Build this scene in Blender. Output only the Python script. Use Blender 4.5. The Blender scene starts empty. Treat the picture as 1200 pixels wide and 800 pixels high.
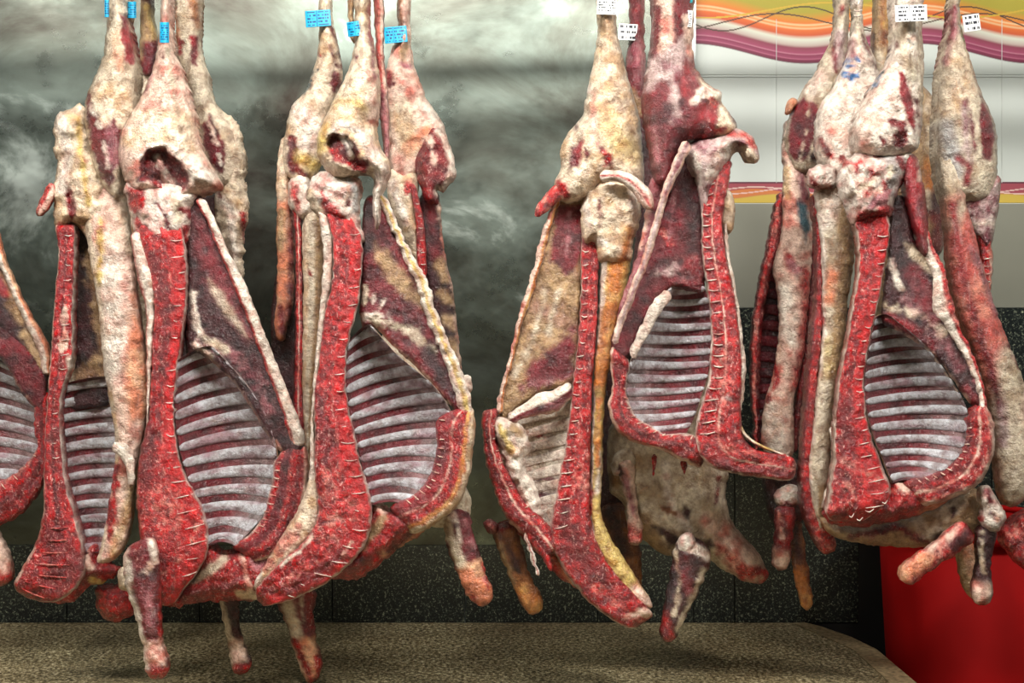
import bpy, math, random
import numpy as np
from mathutils import Vector
from mathutils.geometry import delaunay_2d_cdt
C = bpy.context.scene
COL = C.collection

# ------------------------------------------------------------ camera
F = 1287.0; CZ = 1.10
cam_d = bpy.data.cameras.new('camera'); cam_d.sensor_width = 36; cam_d.lens = 36*F/1200
cam = bpy.data.objects.new('camera', cam_d); COL.objects.link(cam)
cam.location = (0, 0, CZ); cam.rotation_euler = (math.pi/2, 0, 0)
C.camera = cam
# ------------------------------------------------------------ view / world
C.view_settings.view_transform = 'Standard'; C.view_settings.look = 'None'
C.view_settings.gamma = 1; C.view_settings.exposure = 0.22
C.view_settings.use_curve_mapping = False
w = bpy.data.worlds.new('world'); C.world = w; w.use_nodes = True
w.node_tree.nodes['Background'].inputs[0].default_value = (0.75, 0.82, 0.8, 1)
w.node_tree.nodes['Background'].inputs[1].default_value = 0.05
# ------------------------------------------------------------ lamps of the shop and an added fill
def area(name, loc, target, sx, sy, power, col=(1, .97, .92)):
    l = bpy.data.lights.new(name, 'AREA'); l.shape = 'RECTANGLE'; l.size = sx; l.size_y = sy
    l.energy = power; l.color = col
    o = bpy.data.objects.new(name, l); COL.objects.link(o); o.location = loc
    d = Vector(target) - Vector(loc); o.rotation_euler = d.to_track_quat('-Z', 'Y').to_euler()
    return o
area('shop_lamp', (-0.2, 0.75, 2.78), (0.0, 2.2, 1.0), 2.2, 0.16, 84)
area('shop_lamp', (1.7, 0.75, 2.75), (0.3, 2.3, 1.1), 0.5, 0.2, 24)
area('shop_lamp', (-1.9, 0.75, 2.75), (-0.4, 2.3, 1.1), 0.5, 0.2, 24)
area('shop_lamp', (0, -1.6, 2.6), (0, -1.6, 0), 3.0, 0.8, 13)
area('reflection_fill', (-0.3, -1.75, 1.0), (-0.3, -2.6, 0.25), 4.0, 0.12, 110, (1, .95, .8))  # added fill on the unseen counter; brightens the steel's lower reflection

# ------------------------------------------------------------ tags
def tag(o, label=None, cat=None, group=None, kind=None):
    if label: o['label'] = label
    if cat: o['category'] = cat
    if group: o['group'] = group
    if kind: o['kind'] = kind
    return o
def link(name, me, parent=None, mat=None):
    if parent is not None and parent.get('_o') is None: pass
    o = bpy.data.objects.new(name, me); COL.objects.link(o)
    if parent is not None:
        o.parent = parent
        org = ORG[parent.name]; ORG[o.name] = org
        if len(me.vertices):
            a = np.empty(len(me.vertices)*3, np.float32); me.vertices.foreach_get('co', a)
            a = a.reshape(-1, 3) - np.array(org, np.float32); me.vertices.foreach_set('co', a.ravel())
    if mat: me.materials.append(mat)
    return o
ORG = {}
def half(x, y, D, label, group=None, name='carcass_half', cat='meat'):
    o = bpy.data.objects.new(name, None); COL.objects.link(o)
    o.empty_display_size = .05
    o.location = P(x, y, D); ORG[o.name] = tuple(o.location)
    tag(o, label, cat, group); return o
def P(x, y, D): return Vector(((x-600)/F*D, D, CZ+(400-y)/F*D))

# ------------------------------------------------------------ numpy noise
def _h(ix, iy, s):
    n = (ix*374761393 + iy*668265263 + s*1442695041) & 0xffffffff
    n = ((n ^ (n >> 13)) * 1274126177) & 0xffffffff
    return ((n ^ (n >> 16)) & 0xffff)/65535.0
def vn(x, y, s):
    ix = np.floor(x).astype(np.int64); iy = np.floor(y).astype(np.int64)
    fx = x-ix; fy = y-iy; fx = fx*fx*(3-2*fx); fy = fy*fy*(3-2*fy)
    a = _h(ix, iy, s); b = _h(ix+1, iy, s); c = _h(ix, iy+1, s); d = _h(ix+1, iy+1, s)
    return (a*(1-fx)+b*fx)*(1-fy)+(c*(1-fx)+d*fx)*fy
def fbm(x, y, sc, s=0, o=4):
    x = np.asarray(x, float)/sc; y = np.asarray(y, float)/sc; r = 0; a = 1; t = 0
    for i in range(o):
        r = r+a*vn(x, y, s+i*17); t += a; a *= .5; x = x*2.03+5.1; y = y*2.03+1.7
    return r/t*2-1
def sstep(a, b, v):
    t = np.clip((v-a)/(b-a), 0, 1); return t*t*(3-2*t)
def catmull(pts, n_per, closed=False):
    pts = np.array(pts, float); N = len(pts); out = []
    R = range(N) if closed else range(N-1)
    for i in R:
        if closed: p0, p1, p2, p3 = pts[(i-1) % N], pts[i], pts[(i+1) % N], pts[(i+2) % N]
        else: p0, p1, p2, p3 = pts[max(i-1, 0)], pts[i], pts[i+1], pts[min(i+2, N-1)]
        L = np.linalg.norm((p2-p1)[:2]); k = max(2, int(L/n_per)) if n_per > 0 else -n_per
        for j in range(k):
            t = j/k
            out.append(.5*((2*p1)+(-p0+p2)*t+(2*p0-5*p1+4*p2-p3)*t*t+(-p0+3*p1-3*p2+p3)*t**3))
    if not closed: out.append(pts[-1])
    return np.array(out)
def segd(px, py, pts, closed):
    best = np.full(px.shape, 1e9); n = len(pts)
    for i in range(n if closed else n-1):
        ax, ay = pts[i][:2]; bx, by = pts[(i+1) % n][:2]
        dx, dy = bx-ax, by-ay; L = dx*dx+dy*dy+1e-9
        t = np.clip(((px-ax)*dx+(py-ay)*dy)/L, 0, 1)
        best = np.minimum(best, np.hypot(px-ax-t*dx, py-ay-t*dy))
    return best
def inside(px, py, pts):
    r = np.zeros(px.shape, bool); n = len(pts)
    for i in range(n):
        ax, ay = pts[i][:2]; bx, by = pts[(i+1) % n][:2]
        c = ((ay > py) != (by > py)) & (px < (bx-ax)*(py-ay)/((by-ay) or 1e-9)+ax)
        r ^= c
    return r
def sdist(px, py, pts): return np.where(inside(px, py, pts), 1, -1)*segd(px, py, pts, True)

# ------------------------------------------------------------ tissue kinds: colour, second colour, blotch size, (fat, grain, fibre)
T = {
 'fat':  ((236,220,194),(206,172,132),14,(1,0,0)),
 'fatw': ((243,234,220),(222,188,172),9,(1,0,0)),
 'fatp': ((238,208,190),(206,120,104),12,(.8,0,.1)),
 'fatg': ((218,206,182),(178,156,128),18,(.8,0,.2)),
 'yel':  ((226,200,120),(196,150,70),10,(.8,0,0)),
 'orange':((205,122,52),(224,170,98),14,(.6,0,.3)),
 'cut':  ((190,8,14),(118,3,9),6,(0,1,0)),
 'cutd': ((130,6,12),(78,3,8),8,(0,.8,0)),
 'cutw': ((200,34,36),(226,150,134),5,(.2,1,0)),
 'mus':  ((116,9,26),(66,4,14),14,(0,.15,.12)),
 'musd': ((60,4,12),(30,3,8),14,(0,.1,.08)),
 'cutv': ((206,8,14),(162,5,10),6,(0,.3,0)),
 'musr': ((150,20,32),(96,10,22),14,(0,.3,.25)),
 'sil':  ((200,176,172),(128,56,70),13,(.2,0,.9)),
 'silp': ((172,104,110),(116,30,48),13,(.1,0,.8)),
 'grey': ((196,198,196),(168,160,156),14,(.3,0,.5)),
 'tis':  ((178,148,108),(146,108,74),20,(.5,0,.3)),
 'clot': ((72,5,12),(140,14,22),6,(0,.5,0)),
 'pink': ((196,84,74),(222,140,118),16,(0,.1,.6)),
 'peach':((226,138,100),(236,186,146),16,(.4,0,.3)),
 'bone': ((234,226,214),(212,160,150),7,(.9,0,0)),
 'rib':  ((196,200,206),(158,128,136),9,(.3,0,.1)),
 'brown':((156,98,54),(112,62,38),14,(.3,0,.4)),
 'ink':  ((18,46,60),(90,110,110),4,(1,0,0)),
 'blue': ((40,104,170),(200,206,214),4,(1,0,0)),
 'teal': ((12,66,78),(90,70,74),8,(.2,0,.4)),
}
def lin(c):
    c = np.array(c, float)/255; return np.where(c < .04045, c/12.92, ((c+.055)/1.055)**2.4)
TL = {k: (lin(v[0]), lin(v[1]), v[2], np.array(v[3], float)) for k, v in T.items()}
def typ(k, x, y, seed):
    a, b, sc, m = TL[k]
    f = sstep(-.15, .5, fbm(x, y, sc, seed+3, 4))[:, None]
    return a*(1-f)+b*f, np.repeat(m[None], len(x), 0)

MATS = {}
def flesh():
    if 'f' in MATS: return MATS['f']
    m = bpy.data.materials.new('carcass_flesh'); m.use_nodes = True; nt = m.node_tree; N = nt.nodes; L = nt.links
    b = N['Principled BSDF']
    def nd(t, **k):
        n = N.new(t)
        for a, v in k.items(): setattr(n, a, v)
        return n
    ca = nd('ShaderNodeAttribute', attribute_name='Col'); ma = nd('ShaderNodeAttribute', attribute_name='Mat')
    sep = nd('ShaderNodeSeparateColor'); L.new(ma.outputs['Color'], sep.inputs[0])
    tc = nd('ShaderNodeTexCoord')
    def noise(scale, det=5, rough=.6, mp=None, dist=0):
        n = nd('ShaderNodeTexNoise'); n.inputs['Scale'].default_value = scale; n.inputs['Detail'].default_value = det
        n.inputs['Roughness'].default_value = rough; n.inputs['Distortion'].default_value = dist
        if mp:
            q = nd('ShaderNodeMapping'); q.inputs['Scale'].default_value = mp[0]; q.inputs['Rotation'].default_value = mp[1]
            L.new(tc.outputs['Object'], q.inputs[0]); L.new(q.outputs[0], n.inputs[0])
        else: L.new(tc.outputs['Object'], n.inputs[0])
        return n.outputs['Fac']
    def rng(v, a, b_, c, d):
        n = nd('ShaderNodeMapRange'); L.new(v, n.inputs[0])
        for i, q in enumerate((a, b_, c, d)): n.inputs[i+1].default_value = q
        return n.outputs[0]
    def math_(op, a, b_):
        n = nd('ShaderNodeMath', operation=op)
        for i, q in enumerate((a, b_)):
            if isinstance(q, (int, float)): n.inputs[i].default_value = q
            else: L.new(q, n.inputs[i])
        return n.outputs[0]
    def mix(f, a, b_, bt='MIX'):
        n = nd('ShaderNodeMix', data_type='RGBA', blend_type=bt)
        if isinstance(f, (int, float)): n.inputs[0].default_value = f
        else: L.new(f, n.inputs[0])
        for i, q in ((6, a), (7, b_)):
            if isinstance(q, tuple): n.inputs[i].default_value = q+(1,)
            else: L.new(q, n.inputs[i])
        return n.outputs[2]
    fat, gr, fi = sep.outputs[0], sep.outputs[1], sep.outputs[2]
    fine = noise(220, 4, .65); midn = noise(60, 5, .65)
    col = mix(1.0, ca.outputs['Color'], mix(rng(midn, .36, .66, 0, 1), (.52, .43, .40), (1.2, 1.18, 1.16)), 'MULTIPLY')
    # white flecks and sinew in cut meat
    fl = rng(noise(230, 3, .75, ((1, 1, .5), (0, .5, 0)), .6), .57, .65, 0, .75)
    col = mix(math_('MULTIPLY', fl, gr), col, (.78, .42, .36))
    dk = rng(noise(110, 4, .7), .40, .50, .8, 0)
    col = mix(math_('MULTIPLY', dk, gr), col, (.13, .004, .008))
    # silver skin fibres
    fb = rng(noise(150, 4, .6, ((1, 1, .16), (0, .25, 0)), 1.2),   .53, .72, 0, .55)
    col = mix(math_('MULTIPLY', fb, fi), col, (.62, .5, .47))
    # fat: thin reddish veins + yellow drift
    vz = rng(noise(35, 6, .7, None, 1.2), .57, .64, 0, .4)
    col = mix(math_('MULTIPLY', vz, fat), col, (.6, .3, .16))
    L.new(col, b.inputs['Base Color'])
    L.new(rng(midn, .35, .7, .46, .22), b.inputs['Roughness'])
    b.inputs['Coat Weight'].default_value = .55; b.inputs['Coat Roughness'].default_value = .16
    b.inputs['Specular IOR Level'].default_value = .5
    bp = nd('ShaderNodeBump'); bp.inputs['Strength'].default_value = 1.0; bp.inputs['Distance'].default_value = .0055
    h = math_('ADD', math_('MULTIPLY', midn, 1.2), math_('MULTIPLY', fine, .8))
    L.new(h, bp.inputs['Height']); L.new(bp.outputs[0], b.inputs['Normal']); L.new(bp.outputs[0], b.inputs['Coat Normal'])
    MATS['f'] = m; return m

def paint(x, y, base, pt, seed, t=None, stripes=()):
    c, m = typ(base, x, y, seed); dz = np.zeros(len(x))
    j = fbm(x, y, 7, seed+50, 3)
    if t is not None:
        for (k, t0, t1) in stripes:
            tt = t+j*.10
            f = (sstep(t0-.05, t0+.05, tt)*(1-sstep(t1-.05, t1+.05, tt)))[:, None]
            a, b = typ(k, x, y, seed+7); c = c*(1-f)+a*f; m = m*(1-f)+b*f
    for q in pt:
        k, pts = q[0], q[1]; o = q[2] if len(q) > 2 else {}
        wd = o.get('w'); soft = o.get('s', 2.0); jag = o.get('j', 2.5)
        if wd: d = wd-segd(x, y, pts, False)
        else: d = sdist(x, y, pts)
        f = sstep(-soft, soft, d+j*jag*1.6)*o.get('a', 1)
        dz += o.get('d', 0)*sstep(0, 6, d)
        f = f[:, None]
        a, b = typ(k, x, y, seed+11); c = c*(1-f)+a*f; m = m*(1-f)+b*f
    return c, m, dz

def finish(name, parent, V, faces, c, m, mat=None):
    me = bpy.data.meshes.new(name); me.from_pydata([tuple(v) for v in V], [], faces)
    a = me.color_attributes.new('Col', 'FLOAT_COLOR', 'POINT'); b = me.color_attributes.new('Mat', 'FLOAT_COLOR', 'POINT')
    q = np.ones((len(V), 4), np.float32); q[:, :3] = c; a.data.foreach_set('color', q.ravel())
    q[:, :3] = m; b.data.foreach_set('color', q.ravel())
    me.polygons.foreach_set('use_smooth', [True]*len(me.polygons))
    me.validate(); me.update()
    import bmesh
    bm = bmesh.new(); bm.from_mesh(me); bmesh.ops.recalc_face_normals(bm, faces=bm.faces); bm.to_mesh(me); bm.free()
    return link(name, me, parent, mat or flesh())

SEED = [1]
def unproj(x, y, dep): return np.stack([(x-600)/F*dep, dep, CZ+(400-y)/F*dep], 1)

def blob(name, parent, poly, D, tf=.03, tb=.02, R=25, base='fat', pt=(), lump=.004, ls=22, jag=1.5, step=3.0, tilt=(0, 0), back=None, soft=None):
    SEED[0] += 1; sd = SEED[0]*31
    b = catmull(poly, step, True)
    nx = fbm(b[:, 0], b[:, 1], 7, sd)*jag*1.3; ny = fbm(b[:, 0], b[:, 1], 7, sd+5)*jag*1.3
    b = b+np.stack([nx, ny], 1)
    x0, y0 = b.min(0); x1, y1 = b.max(0)
    gx, gy = np.meshgrid(np.arange(x0, x1, step), np.arange(y0, y1, step*.866)); gx[1::2] += step/2
    gx = gx.ravel(); gy = gy.ravel(); sdv = sdist(gx, gy, b); k = sdv > step*.6
    vx = np.concatenate([b[:, 0], gx[k]]); vy = np.concatenate([b[:, 1], gy[k]])
    nb = len(b)
    r = delaunay_2d_cdt([Vector((float(a), float(c_))) for a, c_ in zip(vx, vy)], [(i, (i+1) % nb) for i in range(nb)], [], 1, 1e-5)
    vv = np.array([tuple(v) for v in r[0]]); tris = r[2]
    vx, vy = vv[:, 0], vv[:, 1]; d = segd(vx, vy, b, True)
    bd = d < 1e-3
    u = np.clip(d/R, 0, 1); pr = np.sqrt(np.clip(1-(1-u)**2, 0, 1))
    if soft or (soft is None and name in ('pelvis', 'loin_knob', 'neck_meat', 'loin_fat', 'shoulder_meat', 'fat_clump', 'hip_flap')): pr = np.where(d < 1e-3, 0, .25*pr+.75*sstep(-.15, 1, u))
    c, m, dz = paint(vx, vy, base, pt, sd)
    cx, cy = (x0+x1)/2, (y0+y1)/2
    base_d = D+tilt[0]*(vx-cx)+tilt[1]*(vy-cy)
    lm = (fbm(vx, vy, ls, sd+9, 4)*lump+.0022*(.5-2*np.abs(fbm(vx, vy, 9, sd+29, 3))))*np.clip(d/6, 0, 1)
    df = base_d-tf*pr+lm+dz*np.clip(d/6, 0, 1)
    db = base_d+tb*pr+fbm(vx, vy, ls, sd+19)*lump*np.clip(d/6, 0, 1)
    db = np.maximum(db, df+.002*(d > 1e-3)+.0001)
    Vf = unproj(vx, vy, df)
    n = len(vx); idx = np.full(n, -1); nbk = np.where(~bd)[0]; idx[nbk] = n+np.arange(len(nbk)); idx[bd] = np.where(bd)[0]
    Xb = unproj(vx, vy, np.full(n, D-tf*.5)); Xb[:, 1] = db
    V = np.concatenate([Vf, Xb[nbk]]); faces = [tuple(t) for t in tris]+[tuple(int(idx[i]) for i in reversed(t)) for t in tris]
    faces = [f for f in faces if len(set(f)) == len(f)]
    if back: cb, mb = typ(back, vx, vy, sd)
    else: cb, mb = c, m
    return finish(name, parent, V, faces, np.concatenate([c, cb[nbk]]), np.concatenate([m, mb[nbk]]))

class Strip: pass
def strip(name, parent, rows, D, tf=.02, tb=.02, p=2.0, base='cut', pt=(), stripes=(), lump=.003, ls=14, jag=1.2, step=2.8, nt=None, D2=None, Ds=None, rnd=None):
    """rows: (xl, yl, xr, yr) left and right edge along the strip"""
    SEED[0] += 1; sd = SEED[0]*37
    rw = catmull(np.array(rows, float), -12)
    cen = (rw[:, :2]+rw[:, 2:])/2; ar = np.concatenate([[0], np.cumsum(np.hypot(*np.diff(cen, axis=0).T))])
    n = max(6, int(ar[-1]/step)); s = np.linspace(0, ar[-1], n)
    rw = np.stack([np.interp(s, ar, rw[:, i]) for i in range(4)], 1)
    wmax = np.max(np.hypot(rw[:, 0]-rw[:, 2], rw[:, 1]-rw[:, 3]))
    NT = nt or int(np.clip(wmax/2.6, 8, 40)); NB = max(5, NT//3)
    tF = -np.cos(np.linspace(0, math.pi, NT+1)) if p <= 2.2 else np.linspace(-1, 1, NT+1)
    tB = np.linspace(1, -1, NB+2)[1:-1]
    t = np.concatenate([tF, tB]); fr = np.concatenate([np.ones(NT+1), np.zeros(NB)]); K = len(t)
    S, TT = np.meshgrid(np.arange(n), t, indexing='ij'); FR = np.repeat(fr[None], n, 0)
    jl = fbm(rw[:, 0], rw[:, 1], 6, sd, 3)*jag*1.4; jr = fbm(rw[:, 2], rw[:, 3], 6, sd+3, 3)*jag*1.4
    dirv = rw[:, 2:]-rw[:, :2]; L = np.hypot(dirv[:, 0], dirv[:, 1])+1e-6; dirv = dirv/L[:, None]
    l = rw[:, :2]+dirv*jl[:, None]; r_ = rw[:, 2:]+dirv*jr[:, None]
    q = (TT+1)/2
    mn = .4 if rnd else (.7 if p > 2.5 else .25)
    dd_ = np.minimum(ar[-1]-s, s)
    e0 = np.clip(dd_/np.maximum(L*.45, 2), 0, 1); e0 = mn+(1-mn)*np.sqrt(np.clip(1-(1-e0)**2, 0, 1)); q = .5+(q-.5)*e0[S]
    x = l[S, 0]*(1-q)+r_[S, 0]*q; y = l[S, 1]*(1-q)+r_[S, 1]*q
    sn = s/ar[-1]; end = np.clip(np.minimum(s, ar[-1]-s)/np.maximum(L*.35, 2), 0, 1); end = np.sqrt(np.clip(1-(1-end)**2, 0, 1))
    thick = np.minimum(1, L/wmax*1.0)**.7*end
    pr = np.clip(1-np.abs(TT)**p, 0, 1)**(1/p)*thick[:, None]
    X = x.ravel(); Y = y.ravel()
    c, m, dz = paint(X, Y, base, pt, sd, TT.ravel(), stripes)
    if Ds is not None: Dc = np.interp(sn, np.linspace(0, 1, len(Ds)), Ds)
    else: Dc = D+((D2-D) if D2 else 0)*sn
    dc = np.repeat(Dc[:, None], K, 1)
    em = pr
    df = dc-tf*pr+(fbm(x, y, ls, sd+9, 4)*lump+.0020*(.5-2*np.abs(fbm(x, y, 7, sd+29, 3)))+dz.reshape(x.shape))*np.clip(em*2, 0, 1)
    db = dc+tb*pr
    dep = np.where(FR > .5, df, db)
    Vf = unproj(X, Y, dep.ravel()); Vb = unproj(X, Y, (dc-tf*.5).ravel()); Vb[:, 1] = dep.ravel()
    V = np.where(FR.ravel()[:, None] > .5, Vf, Vb)
    faces = []
    for i in range(n-1):
        for j in range(K):
            a = i*K+j; b = i*K+(j+1) % K; faces.append((a, b, b+K, a+K))
    faces.append(tuple(range(K))[::-1]); faces.append(tuple((n-1)*K+j for j in range(K)))
    o = finish(name, parent, V, faces, c, m)
    st = Strip(); st.o = o; st.D = lambda u: np.interp(u, sn, Dc)
    def at(u, tt, lift=0):
        k = u*(n-1); i = int(min(k, n-2)); f = k-i; a = rw[i]*(1-f)+rw[i+1]*f
        qq = (tt+1)/2; px = a[0]*(1-qq)+a[2]*qq; py = a[1]*(1-qq)+a[3]*qq
        th = thick[i]*(1-f)+thick[i+1]*f
        dd = float(np.interp(u, sn, Dc))-tf*(max(0, 1-abs(tt)**p)**(1/p))*th
        return px, py, dd-lift
    st.at = at; st.len = ar[-1]; return st

def tube(name, parent, pts, rad, base='bone', mat=None, flat=1.0, seg=8, color=None, cat=2):
    """pts: (x px, y px, depth); rad: m or list"""
    SEED[0] += 1; sd = SEED[0]*13
    pts = np.array(pts, float); W3 = unproj(pts[:, 0], pts[:, 1], pts[:, 2])
    k = catmull(W3, -cat) if len(W3) > 2 else W3
    n = len(k); r = np.interp(np.linspace(0, 1, n), np.linspace(0, 1, len(rad)), rad) if hasattr(rad, '__len__') else np.full(n, rad)
    V = []; up0 = np.array([0, 1, 0.])
    for i in range(n):
        tg = k[min(i+1, n-1)]-k[max(i-1, 0)]; tg /= np.linalg.norm(tg)+1e-9
        s_ = np.cross(tg, up0); s_ /= np.linalg.norm(s_)+1e-9; u_ = np.cross(s_, tg)
        for j in range(seg):
            a = 2*math.pi*j/seg; V.append(k[i]+s_*math.cos(a)*r[i]+u_*math.sin(a)*r[i]*flat)
    faces = [(i*seg+j, i*seg+(j+1) % seg, (i+1)*seg+(j+1) % seg, (i+1)*seg+j) for i in range(n-1) for j in range(seg)]
    faces += [tuple(range(seg))[::-1], tuple((n-1)*seg+j for j in range(seg))]
    V = np.array(V); px = V[:, 0]*700; py = V[:, 2]*700
    c, m = typ(base, px, py, sd)
    return finish(name, parent, V, faces, c, m, mat)

def discs(st, u0, u1, n, t0=.3, t1=.92, r=.0009, base='bone', name='vertebral_disc'):
    for i in range(n):
        u = u0+(u1-u0)*i/(n-1)
        rnd = random.Random(i*7+n); du = .35*rnd.uniform(-.02, .02); a = t0+rnd.uniform(-.08, .1)
        dv = rnd.uniform(-.003, .003); pts = [st.at(min(.99, u+dv), a, .0004), st.at(min(.99, u+.0015), (a+t1)/2, .0009), st.at(min(.99, u-.001), t1, .0006)]
        tube(name, st.o, pts, [r*.6, r*1.3, r*.7], base, flat=.8, seg=5)

def ribcage(parent, Lp, Rp, n, D, bowl=.07, bow=4, base='mus', wall_pt=(), hw=.3, s0=.03, s1=.97, DR=0, rb='rib', outer='fat', lift=.0055, bx=None, power=.75, wide=(.86, 1.16)):
    SEED[0] += 1; sd = SEED[0]*29
    def res(p, m):
        q = catmull(np.array(p, float), -10); a = np.concatenate([[0], np.cumsum(np.hypot(*np.diff(q, axis=0).T))])
        return np.stack([np.interp(np.linspace(0, a[-1], m), a, q[:, i]) for i in range(2)], 1)
    NS, NU = 130, 36
    L = res(Lp, NS); R_ = res(Rp, NS)
    u = np.linspace(0, 1, NU); S = np.linspace(0, 1, NS)
    def pos(s, uu):
        i = s*(NS-1); a = np.stack([np.interp(i, np.arange(NS), L[:, k]) for k in range(2)], -1)
        b = np.stack([np.interp(i, np.arange(NS), R_[:, k]) for k in range(2)], -1)
        q = a*(1-uu[..., None])+b*uu[..., None]
        q[..., 1] -= bow*4*uu*(1-uu)*np.where(bx is None, 1, 1)
        dep = D+DR*uu+bowl*np.sin(np.pi*np.clip(uu, 0, 1))**power*np.clip(np.sin(np.pi*np.clip(s, 0, 1)), 0, 1)**.45
        return q[..., 0], q[..., 1], dep
    SS, UU = np.meshgrid(S, u, indexing='ij'); x, y, d = pos(SS, UU)
    d = d+fbm(x, y, 12, sd)*.0015
    c, m, dz = paint(x.ravel(), y.ravel(), base, wall_pt, sd)
    Vf = unproj(x.ravel(), y.ravel(), d.ravel()); Vb = Vf.copy(); Vb[:, 1] += .013
    gm, _g = typ('grey', x.ravel(), y.ravel(), sd+5); fu = (UU if wide[0] < wide[1] else 1-UU).ravel(); fu = (sstep(.4, 1, fu)*.4)[:, None]; c = c*(1-fu)+gm*fu
    co, mo = typ(outer, x.ravel(), y.ravel(), sd)
    V = np.concatenate([Vf, Vb]); M = NS*NU; faces = []
    for i in range(NS-1):
        for j in range(NU-1):
            a = i*NU+j; faces.append((a, a+1, a+NU+1, a+NU)); faces.append((M+a, M+a+NU, M+a+NU+1, M+a+1))
    for i in range(NS-1):
        for j in (0, NU-1): a = i*NU+j; faces.append((a, a+NU, M+a+NU, M+a))
    for j in range(NU-1):
        for i in (0, NS-1): a = i*NU+j; faces.append((a, a+1, M+a+1, M+a))
    wall = finish('rib_wall', parent, V, faces, np.concatenate([c, co]), np.concatenate([m, mo]))
    gap = (s1-s0)/(n-1); hw = hw*1.10
    for i in range(n):
        s = s0+gap*i; uu = np.linspace(.0, 1, 22); seg = 10; V = []
        rx = random.Random(i+sd)
        h = gap*hw*rx.uniform(.88, 1.1)
        xs, ys, ds = pos(np.full(22, s), uu); hh = h*np.interp(uu, (0, 1), wide); xa, ya, da = pos(np.clip(s-hh, 0, 1), uu); xb, yb, db = pos(np.clip(s+hh, 0, 1), uu)
        for k in range(22):
            e = min(1, (min(k, 21-k)+1.0)/2)
            for j in range(seg):
                a = 2*math.pi*j/seg; cs, sn_ = math.cos(a), math.sin(a)
                f = .5+.5*cs*e
                X = xa[k]*(1-f)+xb[k]*f; Y = ya[k]*(1-f)+yb[k]*f
                V.append((X, Y, ds[k]-.0005-lift*sn_*e*(.8+.4*rx.random()*.2)))
        V = np.array(V); W3 = unproj(V[:, 0], V[:, 1], V[:, 2])
        faces = [(a*seg+j, a*seg+(j+1) % seg, (a+1)*seg+(j+1) % seg, (a+1)*seg+j) for a in range(21) for j in range(seg)]
        faces += [tuple(range(seg))[::-1], tuple(21*seg+j for j in range(seg))]
        c, m = typ(rb, V[:, 0]*.4, V[:, 1]*1.5, sd+i)
        finish('rib', wall, W3, faces, c, m)
    return wall

def shank(parent, rows, D, base='mus', pt=(), stripes=(), tf=None, D2=None, name='foreleg'):
    w = max(math.hypot(r[0]-r[2], r[1]-r[3]) for r in rows); th = tf or w/2*D/F*.85
    return strip(name, parent, rows, D, tf=th, tb=th, p=2.0, base=base, pt=pt, stripes=stripes, lump=.005, ls=12, D2=D2, rnd=True, jag=2)

def label_tag(parent, x0, y0, x1, y1, D, bg, ink, lines=4, curve=.006, seed=1, split=None, rot=0):
    nx, ny = int((x1-x0)/.4), int((y1-y0)/.4)
    u, v = np.meshgrid(np.linspace(0, 1, nx), np.linspace(0, 1, ny))
    a = math.radians(rot); cx, cy = (x0+x1)/2, (y0+y1)/2
    px = (u-.5)*(x1-x0); py = (v-.5)*(y1-y0)
    x = cx+px*math.cos(a)-py*math.sin(a); y = cy+px*math.sin(a)+py*math.cos(a)
    dep = D+curve*(2*u-1)**2
    rr = fbm(u*(x1-x0)*1.0, np.floor(v*lines)*9+seed*3, 1.1, seed, 2)
    ln = (np.abs((v*lines) % 1-.5) < .26) & (rr > -.12) & (u > .08) & (u < .92) & (v > .08) & (v < .92)
    if split: ln &= np.abs(u-split) > .04; ln |= np.abs(u-split) < .012
    c = np.where(ln[..., None], lin(ink), lin(bg)).reshape(-1, 3)
    m = np.zeros_like(c)
    Vf = unproj(x.ravel(), y.ravel(), dep.ravel()); Vb = Vf.copy(); Vb[:, 1] += .0012
    M = nx*ny; V = np.concatenate([Vf, Vb]); faces = []
    for i in range(ny-1):
        for j in range(nx-1):
            q = i*nx+j; faces.append((q, q+1, q+nx+1, q+nx)); faces.append((M+q, M+q+nx, M+q+nx+1, M+q+1))
    for i in range(ny-1):
        for j in (0, nx-1): q = i*nx+j; faces.append((q, q+nx, M+q+nx, M+q))
    for j in range(nx-1):
        for i in (0, ny-1): q = i*nx+j; faces.append((q, q+1, M+q+1, M+q))
    return finish('label_tag', parent, V, faces, np.concatenate([c, c*0+lin(bg)]), np.concatenate([m, m]), vcol('tag_plastic', .35))
def vcol(name, rough):
    if name in MATS: return MATS[name]
    m = bpy.data.materials.new(name); m.use_nodes = True; nt = m.node_tree
    a = nt.nodes.new('ShaderNodeAttribute'); a.attribute_name = 'Col'
    nt.links.new(a.outputs['Color'], nt.nodes['Principled BSDF'].inputs['Base Color'])
    nt.nodes['Principled BSDF'].inputs['Roughness'].default_value = rough
    MATS[name] = m; return m
# ============================================================ the setting
WD = 2.75                                   # wall distance
def X(px, D=WD): return (px-600)/F*D
def Z(py, D=WD): return CZ+(400-py)/F*D
PLAT = Z(728)
def boxmesh(name, x0, x1, y0, y1, z0, z1, mat, bev=0, kind='structure'):
    import bmesh
    bm = bmesh.new(); bmesh.ops.create_cube(bm, size=1)
    for v in bm.verts: v.co = Vector(((v.co.x+.5)*(x1-x0)+x0, (v.co.y+.5)*(y1-y0)+y0, (v.co.z+.5)*(z1-z0)+z0))
    if bev: bmesh.ops.bevel(bm, geom=bm.edges[:], offset=bev, segments=2, affect='EDGES')
    me = bpy.data.meshes.new(name); bm.to_mesh(me); bm.free()
    o = bpy.data.objects.new(name, me); COL.objects.link(o); me.materials.append(mat)
    if kind: o['kind'] = kind
    return o
def nmat(name):
    m = bpy.data.materials.new(name); m.use_nodes = True; return m, m.node_tree.nodes, m.node_tree.links, m.node_tree.nodes['Principled BSDF']
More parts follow.
